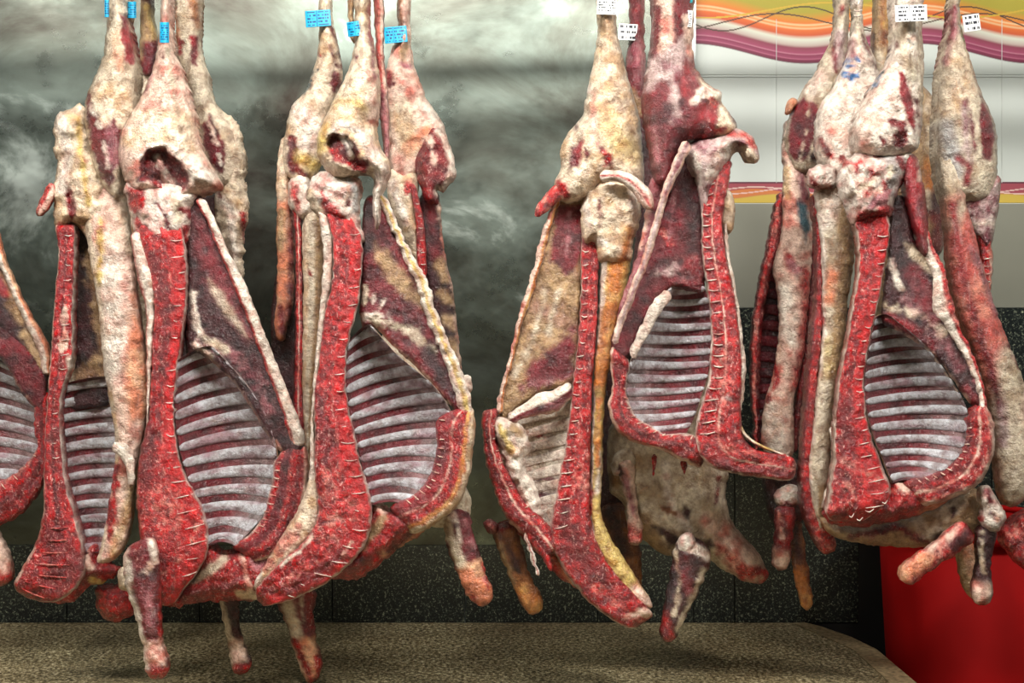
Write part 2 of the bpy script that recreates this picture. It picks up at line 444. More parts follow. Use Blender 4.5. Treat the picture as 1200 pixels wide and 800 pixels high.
def add(N, t, **k):
    n = N.new(t)
    for a, v in k.items():
        if a in n.inputs: n.inputs[a].default_value = v
        else: setattr(n, a, v)
    return n
def ramp(N, stops, interp='LINEAR'):
    r = N.new('ShaderNodeValToRGB'); r.color_ramp.interpolation = interp; e = r.color_ramp.elements
    while len(e) < len(stops): e.new(.5)
    for i, (p, c) in enumerate(stops): e[i].position = p; e[i].color = tuple(lin(c))+(1,)
    return r
# stainless panel, smeared and dull
def steel_mat():
    m, N, L, b = nmat('stained_steel'); tc = add(N, 'ShaderNodeTexCoord')
    mp = add(N, 'ShaderNodeMapping'); mp.inputs['Scale'].default_value = (1, 1, 1.3); L.new(tc.outputs['Object'], mp.inputs[0])
    n = add(N, 'ShaderNodeTexNoise', Scale=2.2, Detail=8, Roughness=.62, Distortion=.5); L.new(mp.outputs[0], n.inputs[0])
    r = ramp(N, [(.34, (58, 52, 46)), (.48, (88, 92, 84)), (.60, (112, 122, 114)), (.68, (186, 196, 188))]); L.new(n.outputs[0], r.inputs[0]); L.new(r.outputs[0], b.inputs['Base Color'])
    n2 = add(N, 'ShaderNodeTexNoise', Scale=5, Detail=7, Roughness=.65); L.new(mp.outputs[0], n2.inputs[0])
    q = add(N, 'ShaderNodeMapRange'); q.inputs[1].default_value = .35; q.inputs[2].default_value = .7; q.inputs[3].default_value = .22; q.inputs[4].default_value = .5
    L.new(n2.outputs[0], q.inputs[0]); L.new(q.outputs[0], b.inputs['Roughness'])
    b.inputs['Metallic'].default_value = .9
    bp = add(N, 'ShaderNodeBump', Strength=.10, Distance=.02); n3 = add(N, 'ShaderNodeTexNoise', Scale=3.5, Detail=4); L.new(mp.outputs[0], n3.inputs[0])
    L.new(n3.outputs[0], bp.inputs['Height']); L.new(bp.outputs[0], b.inputs['Normal'])
    return m
def granite_mat():
    m, N, L, b = nmat('black_granite'); tc = add(N, 'ShaderNodeTexCoord')
    n = add(N, 'ShaderNodeTexNoise', Scale=170, Detail=4, Roughness=.85); L.new(tc.outputs['Object'], n.inputs[0])
    r = ramp(N, [(.0, (10, 14, 16)), (.52, (16, 22, 24)), (.57, (50, 58, 54)), (.62, (130, 136, 116)), (.70, (190, 190, 160))]); L.new(n.outputs[0], r.inputs[0])
    L.new(r.outputs[0], b.inputs['Base Color']); b.inputs['Roughness'].default_value = .28
    return m
def terrazzo_mat():
    m, N, L, b = nmat('tan_granite'); tc = add(N, 'ShaderNodeTexCoord')
    n = add(N, 'ShaderNodeTexNoise', Scale=120, Detail=4, Roughness=.85); L.new(tc.outputs['Object'], n.inputs[0])
    r = ramp(N, [(.38, (34, 29, 20)), (.46, (112, 99, 70)), (.53, (172, 156, 118)), (.62, (245, 234, 200))]); L.new(n.outputs[0], r.inputs[0])
    n2 = add(N, 'ShaderNodeTexNoise', Scale=4, Detail=4); L.new(tc.outputs['Object'], n2.inputs[0])
    r2 = ramp(N, [(.3, (190, 180, 170)), (.7, (255, 255, 250))]); L.new(n2.outputs[0], r2.inputs[0])
    mx = add(N, 'ShaderNodeMix', data_type='RGBA', blend_type='MULTIPLY'); mx.inputs[0].default_value = 1
    L.new(r.outputs[0], mx.inputs[6]); L.new(r2.outputs[0], mx.inputs[7]); L.new(mx.outputs[2], b.inputs['Base Color'])
    b.inputs['Roughness'].default_value = .4; return m
def plain(name, c, rough=.6, metal=0, var=.1, scale=8):
    m, N, L, b = nmat(name); tc = add(N, 'ShaderNodeTexCoord')
    n = add(N, 'ShaderNodeTexNoise', Scale=scale, Detail=4); L.new(tc.outputs['Object'], n.inputs[0])
    c = np.array(c, float); r = ramp(N, [(.3, c*(1-var)), (.7, np.minimum(255, c*(1+var)))]); L.new(n.outputs[0], r.inputs[0]); L.new(r.outputs[0], b.inputs['Base Color'])
    b.inputs['Roughness'].default_value = rough; b.inputs['Metallic'].default_value = metal; return m
STEEL, GRAN, TERR = steel_mat(), granite_mat(), terrazzo_mat()
TILE = plain('glazed_wall_tile', (184, 190, 184), .5, 0, .03, 3)
DARK = plain('painted_shade', (14, 12, 12), .7); BACKW = plain('shop_wall', (170, 172, 164), .7); LOWW = plain('shop_dark_counter', (60, 54, 48), .5)  # DARK is near-black that paints shade onto flat panels
FLOORM = plain('grimy_floor', (52, 46, 40), .5); CEILM = plain('ceiling_paint', (120, 126, 122), .8)
ZT = 2.9
# wall behind the carcasses
xe = X(812)
back = boxmesh('wall_back', -3.2, 3.2, WD+.02, WD+.14, 0, ZT, TILE)
boxmesh('trim_1', -3.2, xe, WD-.004, WD+.02, Z(638), ZT, STEEL)                       # steel cladding
boxmesh('trim_2', xe-.004, xe+.006, WD-.008, WD+.02, Z(638), ZT, plain('steel_edge', (170, 175, 172), .3, .9))
gl = .0025
xs = [-3.2]+[X(v) for v in (-75, 80, 235, 390, 545, 700, 812)]
for i in range(len(xs)-1):
    boxmesh('trim_3', xs[i]+gl/2, xs[i+1]-gl/2, WD-.010, WD+.02, PLAT, Z(638), GRAN, .0008)
xs = [X(v) for v in (812, 860, 1005)]
for i in range(2): boxmesh('trim_3', xs[i]+gl/2, xs[i+1]-gl/2, WD-.010, WD+.02, PLAT, Z(361), GRAN, .0008)
for i, (a, b_) in enumerate(((1005, 1160), (1160, 1315), (1315, 1500), (1500, 2000))):
    boxmesh('trim_3', X(a)+gl/2, X(b_)-gl/2, WD-.010, WD+.02, Z(600), Z(361), GRAN, .0008)
boxmesh('wall_shade_panel', X(1005), 3.2, WD-.006, WD+.02, 0, Z(600)-.002, DARK)  # flat black panel; paints the nook's shade, nothing is cut back
boxmesh('trim_3', X(860), X(1005), WD-.008, WD+.02, 0, PLAT-.003, DARK)  # black filler under the granite continues the nook's painted shade
# tile joints
JM = plain('tile_grout', (176, 180, 176), .8)
for py in (88,): boxmesh('trim_4', xe+.01, 3.2, WD+.0185, WD+.0205, Z(py+.3), Z(py-.3), JM)
for px in (912, 1045, 1178, 1311): boxmesh('trim_4', X(px-.3), X(px+.3), WD+.0185, WD+.0205, Z(213), Z(20), JM)
# printed wave friezes of the tile wall
def frieze(name, y0, y1, fn, step=1.0):
    xs_ = np.arange(812, 1500, step); ys_ = np.arange(y0, y1+.01, .8)
    gx, gy = np.meshgrid(xs_, ys_); c = fn(gx, gy).reshape(-1, 3); c = np.where(np.abs(c-lin((184, 190, 184))).max(1, keepdims=True) < 1e-4, c, c*.78)
    D = WD+.0194; V = unproj(gx.ravel(), gy.ravel(), np.full(gx.size, D)); V2 = V.copy(); V2[:, 1] += .003
    nx, ny = len(xs_), len(ys_); M = nx*ny
    i, j = np.meshgrid(np.arange(ny-1), np.arange(nx-1), indexing='ij'); q = (i*nx+j).ravel()
    faces = [tuple(r) for r in np.stack([q, q+1, q+nx+1, q+nx], 1)]
    bd = list(range(nx))+[nx*(k+1)-1 for k in range(1, ny)]+[M-1-k for k in range(1, nx)]+[M-nx-k*nx for k in range(1, ny-1)]
    faces = [tuple(int(a) for a in f) for f in faces]
    for k in range(len(bd)): a, b2 = bd[k], bd[(k+1) % len(bd)]; faces.append((a, a+M, b2+M, b2))
    me_c = np.concatenate([c, c]); o = finish(name, None, np.concatenate([V, V2]), faces, me_c, me_c*0, vcol('printed_tile', .6)); o['kind'] = 'structure'; return o
def f_top(x, y):
    ph = (x-812)/265*2*math.pi
    w = -11.5*np.cos(ph)-1           # lower edge swings about y 62
    b = y-w
    stops = [(-60, (176, 160, 40)), (4, (160, 148, 34)), (12, (196, 130, 30)), (17, (212, 112, 24)), (19, (228, 190, 140)), (21, (222, 120, 32)), (23, (222, 180, 130)), (25, (210, 98, 20)), (31, (190, 76, 18)), (36, (205, 208, 190)), (43, (180, 160, 150)), (46, (128, 44, 66)), (52, (146, 50, 84)), (53.5, (180, 110, 130)), (54.5, (124, 26, 64)), (58, (140, 50, 84)), (59, (172, 90, 116)), (60, (120, 22, 60)), (63.3, (96, 14, 48)), (64.5, (184, 190, 184)), (200, (184, 190, 184))]
    ps = [s[0] for s in stops]; cs = lin([s[1] for s in stops])
    c = np.stack([np.interp(b, ps, cs[:, k]) for k in range(3)], -1)
    up = y-(6*np.sin(ph*1.5+1))
    c = np.where(((up < -9)[..., None]), lin((168, 186, 190)), c)
    # pale and dark hair lines
    for A, B, o_, per, col, wd in ((14, 22, .4, 190, (60, 40, 20), .8), (10, 26, 2.2, 240, (70, 44, 24), .8), (9, 12, 1.3, 300, (196, 160, 40), 1.0)):
        l = B+A*np.sin((x-812)/per*2*math.pi+o_); c = np.where((np.abs(y-l) < wd)[..., None], lin(col), c)
    return c
def f_low(x, y):
    ph = (x-812)/120*2*math.pi; c = np.ones(x.shape+(3,))*lin((158, 66, 78))
    l2 = 230+3*np.sin(ph*.9); f = sstep(-1.5, 1.5, y-l2)[..., None]; c = c*(1-f)+lin((205, 176, 70))*f
    l3 = 224+3*np.sin(ph+1); f = (sstep(-1, 1, y-l3)*(1-sstep(-1, 1, y-l2)))[..., None]; c = c*(1-f)+lin((206, 120, 60))*f
    for o_ in (0, 2): l = 223+4*np.sin(ph*.7+o_); c = np.where((np.abs(y-l) < .7)[..., None], lin((225, 190, 180)), c)
    c = np.where((y < 215)[..., None], lin((96, 40, 56)), c); return c
frieze('trim_5', -30, 87.6, f_top); frieze('trim_6', 213, 238, f_low)
# tiles under the lower frieze look greyer
boxmesh('trim_7', xe+.007, 3.2, WD+.012, WD+.02, Z(360), Z(238), plain('grey_wall_tile', (126, 126, 114), .35, 0, .04, 3))
# platform with its pale edging
PX = .83
import bmesh
def poly_slab(name, pts, z0, z1, mat):
    bm = bmesh.new(); f = bm.faces.new([bm.verts.new((x, y, z1)) for x, y in pts])
    r = bmesh.ops.extrude_face_region(bm, geom=[f])
    for v in r['geom']:
        if isinstance(v, bmesh.types.BMVert): v.co.z = z0
    bmesh.ops.recalc_face_normals(bm, faces=bm.faces)
    me = bpy.data.meshes.new(name); bm.to_mesh(me); bm.free(); o = bpy.data.objects.new(name, me); COL.objects.link(o); me.materials.append(mat); o['kind'] = 'structure'; return o
poly_slab('floor_platform', [(-3.2, 1.6), (PX-.055, 1.6), (PX-.055, 2.5), (PX-.10, 2.64), (PX-.13, WD-.012), (-3.2, WD-.012)], 0, PLAT, TERR)
poly_slab('trim_8', [(PX-.054, 1.6), (PX-.012, 1.6), (PX, 1.62), (PX, 2.5), (PX-.025, 2.6), (PX-.07, 2.7), (PX-.1, WD-.012), (PX-.129, WD-.012), (PX-.099, 2.64), (PX-.054, 2.5)], 0, PLAT+.001, plain('edge_granite', (150, 132, 100), .4, 0, .3, 90))
boxmesh('floor', -3.2, 3.2, -2.6, WD+.14, -.1, 0, FLOORM)
boxmesh('ceiling', -3.2, 3.2, -2.6, WD+.14, ZT, ZT+.1, CEILM)
boxmesh('wall_left', -3.3, -3.2, -2.6, WD+.14, 0, ZT, LOWW)
boxmesh('wall_right', 3.2, 3.3, -2.6, WD+.14, 0, ZT, BACKW)
boxmesh('wall_front', -3.2, 3.2, -2.7, -2.6, 1.6, ZT, BACKW)
boxmesh('trim_9', -3.2, 3.2, -2.7, -2.58, .55, 1.6, DARK)  # unseen dark band, added to darken the middle of the steel's reflection
boxmesh('baseboard_front', -3.2, 3.2, -2.7, -2.55, 0, .55, plain('added_counter_front', (190, 182, 150), .6))  # unseen pale counter, added to lighten the steel's lower reflection

# ============================================================ red bin
def bin_():
    root = bpy.data.objects.new('plastic_bin', None); COL.objects.link(root)
    BD = 2.50; cx = X(1130, BD); root.location = (cx, BD, 0)
    tag(root, 'tall round red plastic bin standing beside the platform at right', 'bin')
    m, N, L, b = nmat('red_plastic'); b.inputs['Roughness'].default_value = .75; b.inputs['Specular IOR Level'].default_value = .2
    tc = add(N, 'ShaderNodeTexCoord'); n = add(N, 'ShaderNodeTexNoise', Scale=6, Detail=3); L.new(tc.outputs['Object'], n.inputs[0])
    r = ramp(N, [(.3, (150, 0, 1)), (.7, (164, 1, 2))]); L.new(n.outputs[0], r.inputs[0]); L.new(r.outputs[0], b.inputs['Base Color'])
    def lathe(name, prof, seg=72):
        V = []; n_ = len(prof)
        for k in range(seg):
            a = 2*math.pi*k/seg
            for rr, z in prof: V.append((rr*math.cos(a), rr*math.sin(a), z))
        fs = [(k*n_+i, ((k+1) % seg)*n_+i, ((k+1) % seg)*n_+(i+1) % n_, k*n_+(i+1) % n_) for k in range(seg) for i in range(n_)]
        me = bpy.data.meshes.new(name); me.from_pydata(V, [], fs)
        me.polygons.foreach_set('use_smooth', [True]*len(me.polygons)); me.update()
        bm = bmesh.new(); bm.from_mesh(me); bmesh.ops.recalc_face_normals(bm, faces=bm.faces); bm.to_mesh(me); bm.free()
        o = bpy.data.objects.new(name, me); COL.objects.link(o); o.parent = root; me.materials.append(m); return o
    H = Z(606, BD); R1 = .187; R0 = .150
    lathe('bin_body', [(.001, 0), (R0-.01, 0), (R0, .01), (R1, H), (R1-.005, H), (R0-.006, .012), (.001, .01)])
    lathe('rim', [(R1-.006, H-.004), (R1+.012, H-.006), (R1+.013, H-.03), (R1+.009, H-.03), (R1+.008, H+.004), (R1+.002, H+.010), (R1-.006, H+.006)])
bin_()
# ============================================================ the carcass halves
CY = (24, 160, 205); CYI = (10, 60, 110); WH = (236, 238, 236); BK = (30, 30, 40)

def build_A2():
    g = half(195, -40, 2.06, 'lamb half with ribs, second from left, dark clot in its round hip cut', 'split carcasses')
    D = 2.09
    blob('hind_leg', g, [(189,-45),(188,25),(185,50),(177,85),(164,115),(151,138),(141,158),(139,185),(145,208),(152,222),(162,228),(190,224),(215,232),(245,226),(257,218),(254,205),(243,188),(234,165),(229,140),(223,112),(211,78),(201,48),(197,-45)],
         D+.02, tf=.06, tb=.05, R=48, base='fatp', lump=.010, ls=26, pt=[
         ('fat', [(160,130),(225,130),(230,180),(200,170),(150,175),(142,165)], {'s':6}),
         ('fatw', [(215,190),(236,190),(252,204),(254,218),(226,214)], {'d':-.010,'s':2}),
         ('fatw', [(165,185),(176,172),(196,168),(214,184)], {'w':4,'d':-.006}),
         ('fatw', [(150,150),(165,142),(180,146),(205,140)], {'w':2,'d':-.004}),
         ('clot', [(172,173),(193,171),(203,183),(214,190),(222,205),(220,222),(208,229),(190,222),(175,214),(162,212),(163,190)], {'d':.022,'s':1.5,'j':3}),
         ('bone', [(184,184),(190,196),(194,208),(202,216)], {'w':4,'s':1.5,'d':-.008}),
         ('cut', [(178,210),(196,220),(216,222),(208,231),(190,225)], {'s':1.5,'d':-.006}),
         ('mus', [(186,62),(194,66),(197,74),(190,70)], {'s':1}), ('mus', [(201,108),(210,112),(206,115)], {'s':1}),
         ('fatg', [(196,60),(204,110),(212,150)], {'w':2,'s':2}), ('silp', [(178,85),(170,110)], {'w':2})])
    blob('pelvis', g, [(148,214),(150,240),(155,262),(160,290),(180,300),(208,296),(222,275),(226,245),(228,222),(190,212)], D+.01, tf=.035, tb=.05, R=22, base='bone', lump=.008, ls=10, pt=[
         ('cut', [(150,218),(168,222),(170,240),(158,246),(149,238)], {'j':4}), ('cut', [(158,250),(170,262),(185,278),(200,276),(222,262),(222,300),(158,300)], {'j':5}),
         ('clot', [(182,238),(190,252),(196,268),(200,270),(196,250),(186,238)], {'s':1,'d':.01}), ('fatg', [(200,230),(216,236),(214,260),(204,262)], {}),
         ('cutd', [(212,245),(224,248),(222,268)], {'w':3})], jag=2.5)
    sp = strip('spine', g, [(158,262,214,258),(166,290,217,288),(176,325,219,323),(180,360,217,360),(178,400,212,400),(176,450,205.5,450),(173,490,204.5,492),(165,525,209,530),(161,560,217,556),(160,590,229,578),(163,620,240,604),(166,650,245,634),(172,682,236,664),(184,704,214,692),(193,711,204,708)],
         D, tf=.035, tb=.04, p=6, base='cut', ls=8, lump=.004, stripes=[('cutw', -.99, -.9), ('cutv', .1, .92), ('cutw', .08, .14), ('bone', .95, 1.2)], pt=[
         ('cutd', [(166,470),(185,500),(182,560),(172,585),(160,560),(160,520)], {'s':6,'j':5}), ('cutd', [(180,300),(196,360),(190,440)], {'w':6,'s':4,'j':5}),
         ('cutw', [(178,570),(205,570),(215,610),(195,640),(172,610)], {'s':9,'j':6,'a':.75}), ('cutw', [(236,600),(225,640),(200,665),(180,680)], {'w':1.6,'s':1})])
    discs(sp, .05, .93, 22)
    strip('back_fat', g, [(153,272,166,270),(156,300,174,300),(162,330,181,328),(171,365,181,363),(171,400,179,400),(172,450,176.5,450),(171,500,174,500)], D-.004, tf=.02, tb=.05, base='fatw', stripes=[('cutw', -1.1, -.75)])
    rw = ribcage(g, [(205,425),(204,470),(206,500),(211,530),(220,560),(234,598),(244,640)], [(248,405),(285,445),(312,487),(324,530),(322,570),(308,605),(276,640)], 12, D-.002, bowl=.07, bow=5)
    blob('flank', g, [(226,228),(236,230),(250,268),(264,300),(285,345),(303,390),(322,440),(342,490),(356,524),(345,534),(331,532),(310,505),(284,462),(266,441),(248,424),(231,414),(219,416),(217,370),(219,300),(219,250)],
         D+.012, tf=.012, tb=.012, R=10, base='musd', lump=.006, ls=24, back='fat', tilt=(-.0001, .0), pt=[
         ('mus', [(232,245),(262,310),(300,395),(290,400),(240,330),(225,280)], {'s':9}),
         ('fatg', [(244,325),(262,345),(282,378),(292,398),(280,386),(262,366),(248,342)], {'s':4,'j':2,'a':.75}),
         ('fatw', [(226,345),(229,370),(234,392)], {'w':4,'d':-.006,'s':1.5}), ('fatw', [(228,404),(240,412),(246,418)], {'w':3.5,'d':-.006,'s':1.5}),
         ('silp', [(240,400),(262,408),(300,440),(315,480)], {'w':5,'s':5,'j':7,'a':.6}), ('fatg', [(240,398),(256,404),(264,410)], {'w':3.5,'s':3}),
         ('fatp', [(248,424),(266,441),(284,462),(310,505),(333,533)], {'w':1.6,'s':1})])
    strip('belly_edge', g, [(228,232,240,232),(243,262,253,260),(258,298,268,294),(273,334,286,330),(288,370,301,366),(304,412,317,408),(318,450,333,446),(330,484,346,480),(338,510,356,506),(344,526,358,524)], D, tf=.012, tb=.02, base='fatw', stripes=[('cutw', -1.1, -.6)], lump=.004)
    bk = strip('brisket', g, [(338,520,358,520),(322,540,362,542),(318,565,361,572),(309,598,354,606),(294,622,338,640),(268,640,302,662)], D+.01, tf=.025, tb=.04, p=3, base='cut', stripes=[('mus', -.6, -.1), ('cutw', -.06, 0), ('cutd', .3, .55), ('fatp', .72, 1.2), ('bone', -1.2, -.93)])
    discs(bk, .15, .75, 10, -.98, -.62, .0011, 'fatp', 'sternum_cartilage')
    blob('neck_meat', g, [(240,632),(262,644),(282,640),(300,632),(322,640),(332,662),(322,688),(300,704),(262,704),(225,708),(196,712),(212,692),(230,670)], D+.03, tf=.035, tb=.04, R=20, base='cut', lump=.010, ls=12, jag=3, pt=[
         ('fatg', [(226,680),(250,665),(262,655)], {'w':5,'s':3}), ('fatp', [(286,620),(284,650),(292,690)], {'w':2.5,'s':1.5}), ('silp', [(292,655),(310,648),(322,660),(300,672)], {'s':3}), ('cutd', [(210,700),(262,686)], {'w':6,'s':5}), ('fat', [(280,696),(304,700)], {'w':5})])
    shank(g, [(253,690,285,690),(260,720,280,718),(266,750,284,746),(270,778,294,776),(274,792,292,788)], D+.1, 'musd', [('fatg', [(256,692),(266,740),(272,785)], {'w':4,'s':2}), ('fatp', [(268,752),(286,746),(290,776),(272,778)], {'s':4}), ('cut', [(268,778),(296,776),(292,795),(274,795)], {'s':3})])
    label_tag(g, 187.3, 26, 198, 50, D-.045, CY, CYI, 9, .008, 3)

def build_A1():
    g = half(140, -40, 2.16, 'lamb half left of the clotted one, pale folded flank beside thin red spine', 'split carcasses')
    D = 2.15
    blob('hind_leg', g, [(126,-45),(125,20),(122,60),(114,84),(104,106),(99,125),(99,150),(110,195),(126,226),(140,232),(146,200),(150,160),(158,135),(161,100),(160,70),(154,35),(150,10),(152,-45)],
         D-.01, tf=.05, tb=.05, R=32, base='fatg', lump=.007, pt=[
         ('fat', [(112,100),(150,95),(158,130),(140,150),(120,140)], {'s':8}), ('peach', [(136,40),(140,80)], {'w':5,'s':3,'a':.5}),
         ('musr', [(141,16),(152,25),(160,55),(159,76),(150,76),(143,50)], {'s':1.5}),
         ('mus', [(104,104),(112,130),(122,150),(134,140),(141,150),(138,190),(130,226),(116,205),(102,150),(99,122)], {'s':1.5,'j':3,'d':.004}),
         ('fatw', [(104,118),(114,140),(122,165),(128,195)], {'w':1.6,'s':1,'j':4}), ('silp', [(128,150),(134,190)], {'w':6,'s':4})])
    blob('pelvis', g, [(67,135),(80,129),(97,122),(103,150),(112,180),(124,215),(135,240),(150,262),(130,285),(106,285),(88,262),(66,272),(62,235),(66,200),(62,165)],
         D+.005, tf=.035, tb=.05, R=24, base='fat', lump=.011, ls=11, jag=3, pt=[('cutd', [(74,214),(84,222),(90,246),(84,258),(76,240)], {'d':.012}), ('cut', [(96,184),(103,188),(98,193)], {}), ('fatw', [(70,140),(80,180),(72,220)], {'w':6,'s':4}), ('yel', [(92,140),(96,190),(104,240)], {'w':3,'s':3}), ('cut', [(64,262),(92,262),(92,290),(64,290)], {'s':3,'j':5})])
    strip('tail', g, [(58,210,66,222),(48,232,58,242),(40,248,46,256)], D, tf=.012, tb=.012, base='cutw', stripes=[('fatp', -.3, .8)])
    sp = strip('spine', g, [(64,262,88,262),(68,300,87,300),(63,360,85,360),(59,420,84,420),(56,460,72,460),(53,500,70,500),(52,540,73,540),(51,575,78,575),(50,605,88,605),(40,640,96,640),(24,668,98,675),(16,684,70,704),(18,692,34,702)],
         D, tf=.03, tb=.045, p=5, base='cut', stripes=[('fatp', -1.2, -.93), ('cutd', -.2, .1), ('bone', .93, 1.2)], pt=[('fatp', [(76,365),(74,410)], {'w':3,'s':1.5,'j':4}), ('cutd', [(60,630),(90,660),(60,690)], {'w':12,'s':8}), ('fatw', [(80,420),(83,450)], {'w':3})], lump=.006)
    discs(sp, .03, .6, 16, -.1, .7, .0008); discs(sp, .78, .97, 7, -.6, .5, .0014, 'cutw')
    blob('cavity_muscle', g, [(86,262),(104,262),(114,330),(122,390),(128,455),(126,475),(100,478),(74,480),(72,440),(84,400),(86,330)], D+.05, tf=.01, tb=.012, R=8, base='musd', lump=.008, pt=[('tis', [(103,300),(112,340),(118,390),(122,430)], {'w':6,'s':5,'j':5}), ('tis', [(90,440),(112,430),(124,436)], {'w':7,'s':6,'j':5}), ('fatg', [(84,440),(82,455)], {'w':4})], back='fat')
    ribcage(g, [(66,452),(66,490),(70,525),(76,560),(82,600),(96,650)], [(140,440),(142,480),(143,520),(142,560),(136,610),(126,650)], 12, D+.01, bowl=.05, bow=3, DR=.02)
    strip('folded_flank', g, [(104,190,140,188),(98,228,148,224),(103,290,155,290),(114,350,162,350),(120,420,171,420),(128,470,174,470),(134,505,169,505),(135,530,163,530),(132,560,157,560),(126,600,155,600),(118,640,149,632),(110,662,136,658)],
         D-.02, Ds=[D+.04, D-.0, D-.02, D-.02, D-.02, D-.02, D-.02, D-.02], tf=.035, tb=.035, p=2.2, base='fatp', lump=.007, ls=22, stripes=[('fat', -1.2, -.72)], pt=[
         ('fatw', [(128,300),(135,380),(130,440)], {'w':12,'s':10}), ('peach', [(157,340),(170,410),(175,450),(172,485),(150,500),(146,440)], {'s':6,'j':3}), ('fatg', [(145,235),(155,290)], {'w':9,'s':8}),
         ('cut', [(132,540),(140,545),(138,600),(128,632),(122,620)], {'s':2.5,'j':4}), ('fatp', [(138,575),(141,612)], {'w':2}), ('yel', [(132,648),(146,610),(158,560)], {'w':5,'s':5,'a':.5}), ('yel', [(118,260),(116,330)], {'w':3,'j':4})])
    strip('skin_flap', g, [(131,518,140,518),(131,528,149,520),(140,534,156,532),(148,550,158,548),(150,570,157,570)], D-.065, tf=.006, tb=.006, base='fatw', lump=.003)
    blob('neck_meat', g, [(60,672),(84,650),(100,636),(118,640),(122,656),(140,668),(128,680),(104,688),(84,706),(56,706),(38,698)], D+.04, tf=.035, tb=.035, R=18, base='cut', lump=.009, ls=11, jag=3, pt=[('cutd', [(70,690),(110,670)], {'w':7,'s':5}), ('fatp', [(100,640),(106,664)], {'w':4}), ('yel', [(108,680),(130,686)], {'w':4,'s':2})])
    blob('shoulder_meat', g, [(112,690),(128,684),(152,688),(158,706),(154,722),(135,728),(118,720)], D+.06, tf=.03, tb=.03, R=16, base='cut', lump=.008, jag=3)
    shank(g, [(146,640,182,626),(144,664,186,650),(148,690,188,680),(156,715,188,712),(163,740,189,738),(168,762,190,756),(170,782,199,778),(174,797,196,795)], 2.02, 'mus', [
         ('fatw', [(146,646),(150,690),(162,735),(172,785)], {'w':5,'s':2.5}), ('fatw', [(180,628),(182,655),(172,668)], {'w':5,'s':2}), ('silp', [(172,690),(178,735)], {'w':5,'s':4}), ('cut', [(188,690),(189,750)], {'w':2}), ('cutd', [(160,640),(166,662)], {'w':6}),
         ('fatp', [(168,752),(190,750),(196,780),(170,782)], {'s':4}), ('cut', [(168,784),(200,780),(198,800),(172,800)], {'s':3})])
    blob('elbow_fat', g, [(138,668),(152,664),(156,680),(150,692),(140,688)], 2.06, tf=.02, tb=.06, R=10, base='fat', lump=.005)
    label_tag(g, 122.5, 0, 127.5, 20, D-.05, CY, CYI, 7, .004, 5)
    label_tag(g, 149.5, 2, 159.5, 21, D-.02, CY, CYI, 7, .006, 6)

def build_A3():
    g = half(220, -40, 2.33, 'lamb leg and loin behind the clotted half, ragged cream fat down its right side', 'split carcasses')
    D = 2.30
    blob('hind_leg', g, [(205,-45),(206,30),(210,80),(224,120),(232,160),(243,200),(262,222),(284,210),(288,180),(270,140),(252,120),(244,85),(235,50),(235,-45)], D, tf=.04, tb=.04, R=28, base='fatg', lump=.006, pt=[
         ('musr', [(223,42),(233,44),(231,78),(224,76)], {'s':1.5}), ('peach', [(203,10),(206,50)], {'w':4}), ('brown', [(226,0),(232,30)], {'w':5,'s':4}), ('musr', [(208,44),(214,50),(211,66)], {'s':1}),
         ('mus', [(246,133),(256,150),(264,178),(262,208),(250,196),(240,170),(237,148)], {'s':1.5,'j':3}), ('fatw', [(244,140),(252,165),(258,190)], {'w':1.2,'s':1,'j':4}), ('tis', [(212,90),(222,140)], {'w':5,'s':4})])
    blob('loin_fat', g, [(254,130),(272,138),(284,160),(287,200),(290,240),(286,290),(288,340),(300,400),(290,400),(276,340),(262,290),(250,240),(258,205),(266,170)], D-.005, tf=.03, tb=.04, R=16, base='fat', lump=.010, ls=8, jag=3.5, pt=[('cut', [(284,250),(290,285)], {'w':3}), ('fatw', [(255,230),(270,245),(275,300)], {'w':6,'s':4}), ('cutd', [(246,215),(262,222),(258,232)], {})])
    blob('flank', g, [(246,228),(262,232),(280,300),(300,400),(310,520),(250,560),(200,520),(190,300),(220,240)], D+.05, tf=.015, tb=.015, R=14, base='musd', back='fat')

def build_A4():
    g = half(175, -40, 2.43, 'dark brown leg hanging deep between the two leftmost pale legs', 'split carcasses')
    D = 2.42
    strip('hind_leg', g, [(162,-45,184,-45),(164,10,178,10),(164,45,186,50),(163,70,184,72),(166,90,180,90)], D, tf=.03, tb=.03, base='tis', pt=[('musd', [(160,-30),(180,0)], {'w':10,'s':4}), ('mus', [(168,50),(190,45),(186,72),(176,94),(164,85)], {'s':2}), ('yel', [(172,8),(180,40)], {'w':4,'s':3,'a':.6})])
    strip('flank', g, [(160,80,182,80),(150,105,190,105),(135,140,200,140),(130,220,196,220),(134,300,190,300),(144,420,186,420),(150,560,180,560)], D+.01, tf=.03, tb=.04, base='fatg', lump=.006, pt=[('tis', [(160,150),(150,320)], {'w':12,'s':8}), ('fatw', [(146,225),(148,262)], {'w':6,'s':5})])

